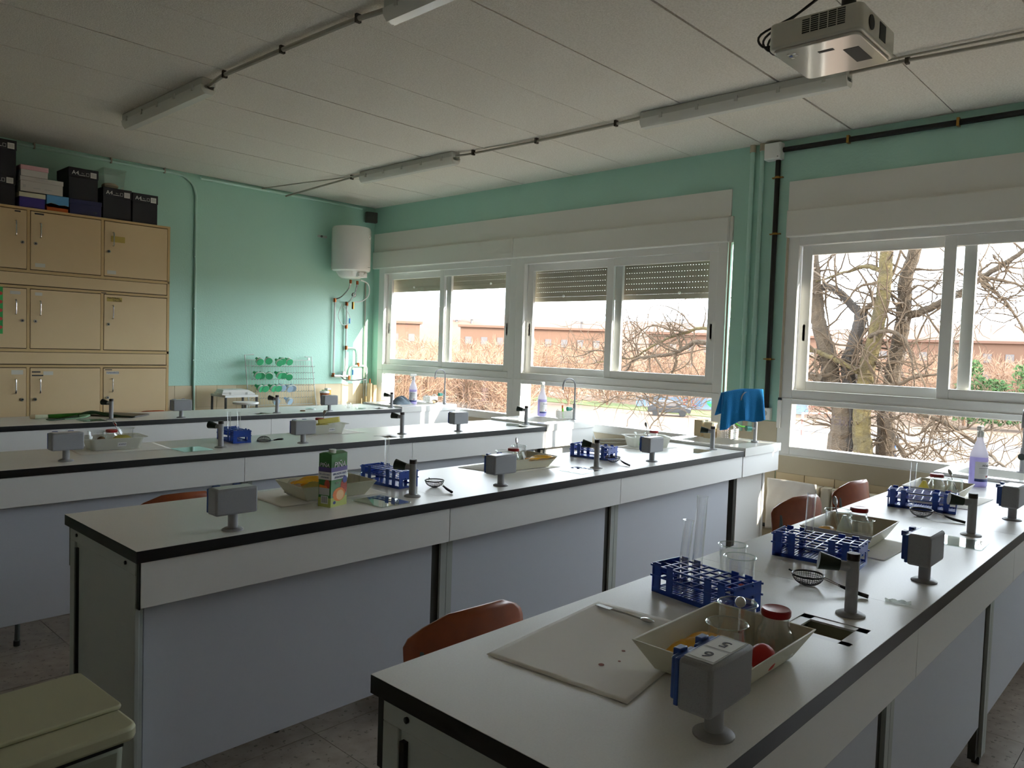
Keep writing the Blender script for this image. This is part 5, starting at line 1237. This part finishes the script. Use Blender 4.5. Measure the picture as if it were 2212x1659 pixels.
def branch_tree(t, paths, seed, twig_m, trunk_m, density=1.0, spread=1.0):
    """paths: list of (polyline, r0, r1, matname). Twigs grow from every path."""
    rnd = random.Random(seed); tw = M(); md = M()
    for pts, r0, r1, mm, den in paths:
        P = smooth(pts, 5); n = len(P)
        P = [p+Vector((rnd.uniform(-1, 1), rnd.uniform(-1, 1), rnd.uniform(-1, 1)))*0.012 for p in P]
        M().tube(P, [r0+(r1-r0)*i/(n-1) for i in range(n)], 9).build('trunk' if r0 > 0.1 else 'bough', mm, t)
        L = sum((P[i+1]-P[i]).length for i in range(n-1)); cnt = int(L*den*density)
        for _ in range(cnt):
            i = rnd.randrange(1, n-1); p = P[i].copy(); d = (P[i+1]-P[i]).normalized()
            rb = min(0.022, 0.45*(r0+(r1-r0)*i/(n-1)))
            v = Vector((rnd.gauss(0, 0.6), rnd.gauss(0, 1), rnd.gauss(0.25, 0.9))); v = (v-d*v.dot(d)*0.6)
            if v.length < 1e-3: continue
            v.normalize(); ln = rnd.uniform(0.4, 1.5)*spread; q = [p]; k = 6
            for j in range(k):
                v = (v+Vector((rnd.gauss(0, .28), rnd.gauss(0, .28), rnd.gauss(0.03, .28)))).normalized(); p = p+v*(ln/k); q.append(p)
                if rnd.random() < 0.7:
                    v2 = (v+Vector((rnd.gauss(0, .7), rnd.gauss(0, .7), rnd.gauss(0, .7)))).normalized(); s = p.copy(); q2 = [s]
                    for _k in range(3):
                        v2 = (v2+Vector((rnd.gauss(0, .3), rnd.gauss(0, .3), rnd.gauss(0, .3)))).normalized(); s = s+v2*rnd.uniform(.08, .2)*spread; q2.append(s)
                    tw.tube(q2, [0.006, 0.005, 0.004, 0.0025], 4, False)
            md.tube(q, [rb*(1-0.75*j/k)+0.003 for j in range(k+1)], 5, False)
    a = md.build('branches', twig_m, t); b = tw.build('twigs', twig_m, t); b['kind'] = 'stuff'
    return t
def yz(pts, x): return [(x, p[0], p[1]) for p in pts]
t1 = thing('bare_tree', 'bare forked tree with one dark and one pale trunk outside', 'tree', (0, 0, 0))
branch_tree(t1, [
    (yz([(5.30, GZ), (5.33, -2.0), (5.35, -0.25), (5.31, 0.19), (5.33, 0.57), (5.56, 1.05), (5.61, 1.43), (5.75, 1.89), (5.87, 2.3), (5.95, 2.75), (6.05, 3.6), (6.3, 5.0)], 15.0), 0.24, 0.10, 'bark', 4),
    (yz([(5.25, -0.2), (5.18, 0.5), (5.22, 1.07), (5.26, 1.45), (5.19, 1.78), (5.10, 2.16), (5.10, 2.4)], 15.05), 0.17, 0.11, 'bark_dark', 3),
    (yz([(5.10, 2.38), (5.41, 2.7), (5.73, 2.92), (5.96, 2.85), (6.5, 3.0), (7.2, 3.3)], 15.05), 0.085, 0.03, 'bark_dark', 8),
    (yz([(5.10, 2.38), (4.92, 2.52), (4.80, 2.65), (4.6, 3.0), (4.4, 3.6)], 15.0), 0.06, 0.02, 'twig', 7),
    (yz([(4.99, 1.28), (5.26, 1.43), (5.64, 1.59), (5.94, 1.68), (7.0, 1.95), (8.23, 2.07), (8.59, 2.0), (9.05, 1.87), (9.64, 1.59), (10.0, 1.39), (10.65, 1.31), (11.2, 1.2)], 14.8), 0.055, 0.012, 'bark_yellow_lit', 7),
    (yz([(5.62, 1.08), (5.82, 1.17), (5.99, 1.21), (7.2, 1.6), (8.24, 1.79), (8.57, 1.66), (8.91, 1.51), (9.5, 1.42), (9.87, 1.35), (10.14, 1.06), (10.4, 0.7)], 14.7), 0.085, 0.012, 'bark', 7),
    (yz([(8.6, 2.0), (9.05, 2.04), (9.42, 2.14), (9.73, 2.05), (9.92, 1.88), (10.37, 1.64)], 14.75), 0.025, 0.008, 'twig', 9),
    (yz([(10.2, 1.36), (11.01, 1.53), (11.45, 1.41), (11.85, 1.35), (12.19, 1.57)], 14.8), 0.022, 0.006, 'twig', 8),
    (yz([(8.84, 1.49), (8.81, 1.26), (8.91, 1.05), (9.0, 0.6), (9.1, 0.2), (9.4, -0.2), (9.1, -0.9)], 14.7), 0.032, 0.01, 'twig', 8),
    (yz([(9.2, 0.3), (9.7, 0.5), (10.4, 0.45), (11.0, 0.1)], 14.7), 0.02, 0.007, 'twig', 9),
    (yz([(5.9, 2.5), (6.4, 2.8), (7.2, 2.5), (8.2, 2.9), (9.0, 2.7)], 15.1), 0.03, 0.008, 'twig', 6)], 11, 'twig', 'bark')
t2 = thing('bare_tree', 'tall yellow-lit bare tree trunk leaning beside the dark one', 'tree', (0, 0, 0))
branch_tree(t2, [
    (yz([(4.95, GZ), (4.92, -2), (4.87, -0.24), (4.91, 0.07), (4.92, 0.54), (4.89, 1.07), (4.87, 1.35), (4.79, 1.79), (4.71, 2.34), (4.65, 3.02), (4.64, 3.55), (4.6, 4.6), (4.5, 6.0)], 14.9), 0.185, 0.10, 'bark_yellow_lit', 3),
    (yz([(4.70, 3.15), (5.0, 3.25), (5.4, 3.15), (5.9, 3.0)], 14.9), 0.05, 0.015, 'bark_yellow_lit', 8),
    (yz([(4.72, 2.95), (5.1, 2.85), (5.3, 2.6), (5.55, 2.45)], 14.85), 0.03, 0.008, 'twig', 8),
    (yz([(4.93, 1.0), (4.61, 1.06), (4.31, 1.08), (4.06, 1.22), (3.72, 1.30), (3.3, 1.5)], 14.8), 0.05, 0.012, 'twig', 8),
    (yz([(4.80, 1.95), (4.5, 2.05), (4.2, 1.9), (4.05, 1.5), (4.0, 1.05)], 14.7), 0.045, 0.01, 'bark', 6)], 23, 'twig', 'bark')
t3 = thing('bare_tree', 'brown bare tree trunk with a long side bough', 'tree', (0, 0, 0))
branch_tree(t3, [
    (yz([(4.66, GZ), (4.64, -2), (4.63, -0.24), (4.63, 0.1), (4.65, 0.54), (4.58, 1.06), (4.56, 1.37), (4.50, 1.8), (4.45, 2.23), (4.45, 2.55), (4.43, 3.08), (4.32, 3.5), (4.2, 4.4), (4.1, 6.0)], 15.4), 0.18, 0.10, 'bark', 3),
    (yz([(4.42, 2.28), (4.31, 2.36), (4.12, 2.42), (3.75, 2.62), (3.43, 2.8), (3.16, 3.03), (2.86, 3.23), (2.55, 3.48), (2.2, 3.7)], 15.3), 0.085, 0.03, 'bark', 9),
    (yz([(3.16, 3.0), (2.9, 2.95), (2.6, 2.85), (2.3, 2.75)], 15.2), 0.04, 0.012, 'twig', 16), (yz([(3.2, 2.98), (2.9, 2.7), (2.65, 2.4), (2.4, 1.9)], 15.1), 0.035, 0.012, 'twig', 16),
    (yz([(4.53, 0.55), (4.36, 0.13), (4.14, -0.24), (3.9, -0.8)], 14.9), 0.055, 0.015, 'bark', 8), (yz([(4.45, 0.3), (4.0, 0.2), (3.6, 0.45), (3.1, 0.1), (2.6, 0.3)], 14.9), 0.02, 0.007, 'twig', 14),
    (yz([(3.9, 0.6), (3.54, 0.53), (3.08, 0.26), (2.71, -0.03), (2.45, -0.24), (2.0, -0.7)], 14.6), 0.045, 0.014, 'bark', 9), (yz([(4.1, -0.2), (3.7, 0.05), (3.3, -0.3), (2.9, -0.1), (2.4, -0.35)], 14.7), 0.022, 0.007, 'twig', 9),
    (yz([(4.5, 2.6), (4.2, 2.9), (3.8, 2.75), (3.5, 3.2)], 15.3), 0.025, 0.008, 'twig', 12)], 37, 'twig', 'bark')
# far thicket: bare trees 45-80 m out, each one a thing
def far_tree_mesh(seed, hgt, m):
    rnd = random.Random(seed); k = M(); tr = M()
    tr.tube([(0, 0, 0), (0.1, 0.1, hgt*0.3), (0.05, 0, hgt*0.6)], [0.16, 0.11, 0.05], 6)
    for _ in range(300):
        b = rnd.random()**0.8*hgt*0.75; a = rnd.uniform(0, 2*math.pi); ln = rnd.uniform(0.25, 0.5)*hgt*(1.05-b/hgt)
        e_ = rnd.uniform(0.1, 1.2); d = Vector((math.cos(a)*math.cos(e_), math.sin(a)*math.cos(e_), math.sin(e_)))
        r_ = rnd.uniform(0, 0.22)*hgt; p = Vector((math.cos(a)*r_, math.sin(a)*r_, b)); q = [p]
        for _k in range(3):
            d = (d+Vector((rnd.gauss(0, .3), rnd.gauss(0, .3), rnd.gauss(0.05, .3)))).normalized(); p = p+d*ln/3; q.append(p)
        k.tube(q, [0.034, 0.026, 0.018, 0.012], 3, False)
    return tr.mesh('trunk', m), k.mesh('twigs', m)
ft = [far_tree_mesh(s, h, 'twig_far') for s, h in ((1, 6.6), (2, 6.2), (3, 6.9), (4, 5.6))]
rnd = random.Random(9); nfar = 0
FLAB = ['far bare tree in the thicket beyond the corner windows', 'far bare tree behind the painted banner and fence', 'far bare tree seen past the near trunks']
SPOTS = []
for th in range(36, 48): SPOTS += [(th+rnd.uniform(-.4, .4), rnd.uniform(54, 62)), (th+0.5, rnd.uniform(70, 76))]
for th in range(36, 94): SPOTS += [(th+rnd.uniform(-.4, .4)+0.2*(th % 2), 84+7*(th % 3)+rnd.uniform(-1.5, 1.5))]
for i, (th, D_) in enumerate(SPOTS):
    x, y = D_*math.sin(R(th)), D_*math.cos(R(th))
    sec = 0 if th < 49 else (1 if th < 64 else 2)
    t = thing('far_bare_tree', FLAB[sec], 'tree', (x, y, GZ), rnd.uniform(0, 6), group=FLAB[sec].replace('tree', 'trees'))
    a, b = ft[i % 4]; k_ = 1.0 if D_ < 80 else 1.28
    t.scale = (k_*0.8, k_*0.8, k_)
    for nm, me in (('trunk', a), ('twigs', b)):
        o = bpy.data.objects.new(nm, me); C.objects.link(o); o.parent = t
# brick housing blocks behind
def block(x, y, rz, w_, h_, lab, m='brick_far', nw=10, nf=3):
    t = thing('brick_building', lab, 'building', (x, y, GZ), rz)
    M().box(-w_/2, w_/2, 0, 10, 0, h_).build('walls', m, t)
    M().box(-w_/2-0.4, w_/2+0.4, -0.4, 10.4, h_, h_+0.35).build('roof', 'roof_far', t)
    wm = None
    for i in range(nw):
        for j in range(nf):
            p = (-w_/2+(i+0.5)*w_/nw, 0, 1.3+j*(h_-1.5)/nf)
            if wm is None: wm = M().box(-0.5, 0.5, -0.06, 0.05, 0, 1.2).build('window', 'window_far', t, p)
            else: share(wm, p, t)
    return t
for i, (th, D_, w_, h_, m, lab) in enumerate(((34, 124, 26, 9.4, 'brick_far', 'long brick building behind the thicket at the corner windows'), (49, 124, 26, 9.2, 'brick_far2', 'long brick building below the far billboard'), (63, 124, 26, 9.0, 'brick_far', 'brick building behind the painted banner'), (77, 124, 26, 8.8, 'brick_far2', 'brick building behind the bare trunks'), (91, 124, 26, 8.6, 'brick_far', 'brick building behind the green shrubs'))):
    block(D_*math.sin(R(th)), D_*math.cos(R(th)), R(-th), w_, h_, lab, m)
t = thing('ridge', None, None, (0, 0, 0), kind='structure')
M().grid(lambda u, v: ((150+v*40)*math.sin(R(20+u*85)), (150+v*40)*math.cos(R(20+u*85)), GZ+0.5+13.5*math.sin(math.pi*min(1, v*1.0)*0.5)+1.2*math.sin(9*u)+0.6*math.sin(31*u)), 60, 6).build('slope', 'brick_far', t)
# billboards, floodlight mast
def billboard(x, y, z, w_, h_, lab):
    t = thing('billboard', lab, 'billboard', (x, y, GZ), -math.atan2(x, y))
    M().box(-w_/2, w_/2, -0.2, 0.2, z-GZ-h_/2, z-GZ+h_/2).build('panel', 'billboard_print', t); M().box(-w_/2-.1, w_/2+.1, -0.25, -0.2, z-GZ-h_/2-0.15, z-GZ-h_/2).build('frame', 'window_far', t)
    M().cyl((0, 0.2, 0), (0, 0.2, z-GZ), 0.28, n=8).build('post', 'window_far', t)
billboard(115.3, 124.9, 8.3, 1.9, 1.8, 'narrow far billboard on a post'); billboard(117.7, 122.6, 8.3, 3.4, 1.3, 'wide far billboard beside the narrow one'); billboard(134.0, 104.5, 8.4, 4.2, 1.0, 'long far billboard above the brick roofline')
t = thing('floodlight_mast', 'far floodlight mast with two rows of lamps', 'mast', (129.1, 76.4, GZ), R(-59))
M().cyl((0, 0, 0), (0, 0, 13.8), 0.14, n=8).build('pole', 'window_far', t)
for j in range(2):
    for i in range(4): M().box(-1.3+i*0.7, -0.9+i*0.7, -0.2, 0.2, 12.2+j*1.0, 12.6+j*1.0).build('lamp', 'window_far', t)
# painted banner, red fence, car, goal, person
t = thing('painted_banner', 'long pale banner painted with letters and a heart outside', 'banner', (75.2, 40.6, GZ), math.atan2(-3.44, 1.95)+R(0))
t.rotation_euler = (0, 0, math.atan2(40.72-44.16, 75.75-73.8))
M().box(-8, 10, 0, 0.06, 0.05, 1.25).build('cloth', 'banner_blue', t)
for ch, x, m in (('E', -2.7, 'paint_red'), ('L', -1.75, 'paint_red'), ('L', -1.05, 'paint_blue'), ('V', 1.35, 'paint_blue'), ('A', 2.3, 'paint_green')):
    text(ch, 0.95, m, t, (x, -0.03, 0.66), RF, ext=0.01)
hp = [(0.42*(16*math.sin(q)**3)/16, (13*math.cos(q)-5*math.cos(2*q)-2*math.cos(3*q)-math.cos(4*q))/16*0.42) for q in [2*math.pi*i/32 for i in range(32)]]
M().add([(p[0], -0.03, 0.70+p[1]) for p in hp], [tuple(range(32))]).build('heart', 'paint_green', t)
hq = [p for p in hp if p[1] > -0.02]; M().box(-0.36, 0.36, -0.04, -0.03, 0.72, 0.86).build('heart_stripe', 'paint_blue', t)
t = thing('red_fence', 'red barred fence behind the painted banner', 'fence', (80.5, 50.0, GZ), math.atan2(-4.9, 2.7))
pk = M().box(-0.03, 0.03, -0.02, 0.02, 0, 2.0).build('bar', 'fence_red', t, (0, 0, 0))
for i in range(1, 110): share(pk, (i*0.19, 0, 0), t)
for z in (0.3, 1.8): M().box(-0.1, 21, -0.03, 0.03, z, z+0.08).build('rail', 'fence_red', t)
t = thing('parked_car', 'grey car parked beside the painted banner', 'car', (64.0, 38.9, GZ), R(-58))
cp = [(-2.0, 0.35), (2.0, 0.35), (2.05, 0.75), (1.3, 0.95), (0.75, 1.42), (-1.1, 1.45), (-1.75, 1.0), (-2.05, 0.9)]
M().add([(p[0], -0.8, p[1]) for p in cp]+[(p[0], 0.8, p[1]) for p in cp], [tuple(range(8)), tuple(range(15, 7, -1))]+[((i+1) % 8, i, i+8, (i+1) % 8+8) for i in range(8)]).build('body', 'car_grey', t, bevel=0.06)
M().box(-0.95, 0.62, -0.82, 0.82, 1.0, 1.34).build('windows', 'window_far', t)
for x in (-1.25, 1.25):
    for y in (-0.8, 0.8): M().cyl((x, y-0.1, 0.33), (x, y+0.1, 0.33), 0.33, n=16).build('wheel', 'black_rubber', t)
t = thing('football_goal', 'red and white football goal on the sand pitch', 'goal', (56.0, 21.5, GZ), R(-25))
for x in (-1.5, 1.5):
    for j in range(5): M().box(x-0.05, x+0.05, -0.05, 0.05, j*0.4, (j+1)*0.4).build('post', 'paint_red' if j % 2 else 'facade_white', t)
for j in range(7): M().box(-1.5+j*3/7, -1.5+(j+1)*3/7, -0.05, 0.05, 1.95, 2.05).build('crossbar', 'paint_red' if j % 2 else 'facade_white', t)
# green shrubs
def shrub(x, y, h_, r_, lab, seed):
    rnd = random.Random(seed); t = thing('evergreen_shrub', lab, 'shrub', (x, y, GZ))
    M().cyl((0, 0, 0), (0, 0, h_*0.5), 0.1, 0.06, 6).build('stem', 'bark', t)
    k = M()
    for _ in range(900):
        a = rnd.uniform(0, 6.28); b = rnd.random(); zz = h_*(0.12+0.88*b); rr_ = r_*math.sqrt(rnd.random())*(1-0.75*max(0, b-0.3))
        c = Vector((rr_*math.cos(a), rr_*math.sin(a), zz)); s = rnd.uniform(0.12, 0.3)
        d1_ = Vector((rnd.gauss(0, 1), rnd.gauss(0, 1), rnd.gauss(0.6, 1))).normalized()*s; d2_ = d1_.orthogonal().normalized()*s*0.4
        k.add([c-d1_, c+d2_, c+d1_, c-d2_], [(0, 1, 2, 3)])
    o = k.build('foliage', 'evergreen', t); return t
shrub(79.8, 17.0, 6.3, 1.5, 'narrow evergreen shrub beyond the sliding sash stile', 1); shrub(80.2, 15.2, 4.6, 2.0, 'low wide evergreen shrub beside the narrow one', 2); shrub(80.6, 12.6, 6.0, 2.2, 'tall evergreen shrub at the edge of the tree window', 3)
# person walking outside
t = thing('person', 'person in blue denim jacket walking away on the sand', 'person', (47.6, 13.9, GZ), R(60))
bm = bpy.data.meshes.new('body'); V = [(0,0,0.95),(0,0,1.15),(0,0,1.38),(0,0,1.50),(0,0,1.66),(0.11,0,0.90),(0.12,0.06,0.5),(0.12,-0.04,0.06),(-0.11,0,0.90),(-0.12,-0.10,0.5),(-0.12,-0.24,0.08),(0.20,0,1.40),(0.26,-0.03,1.12),(0.24,0.05,0.88),(-0.20,0,1.40),(-0.26,0.04,1.12),(-0.24,0.10,0.88),(0.12,0.12,0.03),(-0.12,-0.10,0.03)]
E_ = [(0,1),(1,2),(2,3),(3,4),(0,5),(5,6),(6,7),(0,8),(8,9),(9,10),(2,11),(11,12),(12,13),(2,14),(14,15),(15,16),(7,17),(10,18)]
bm.from_pydata(V, E_, []); bm.materials.append(MATS['denim'])
po = bpy.data.objects.new('body', bm); C.objects.link(po); po.parent = t
sk = po.modifiers.new('skin', 'SKIN'); rad = [.15,.15,.17,.065,.07,.09,.065,.045,.09,.065,.045,.065,.05,.04,.065,.05,.04,.035,.035]
for i, r_ in enumerate(rad): bm.skin_vertices[0].data[i].radius = (r_, r_*0.8)
bm.skin_vertices[0].data[0].use_root = True
po.modifiers.new('sub', 'SUBSURF').levels = 1; po.modifiers['sub'].render_levels = 2
M().sphere((0, 0, 1.66), 0.105, 14, 10, (0.85, 1, 1.15)).build('head', 'skin', t); M().sphere((0, -0.02, 1.70), 0.112, 14, 10, (0.88, 1, 1)).build('hair', 'hair', t)
k = M()
for s_, y_ in ((0.115, 0.03), (-0.115, -0.06)): k.tube([(s_, 0, 0.95), (s_*1.05, y_, 0.5), (s_*1.05, y_*1.4-0.03, 0.10)], [0.105, 0.085, 0.07], 10)
k.build('trousers', 'trousers', t)
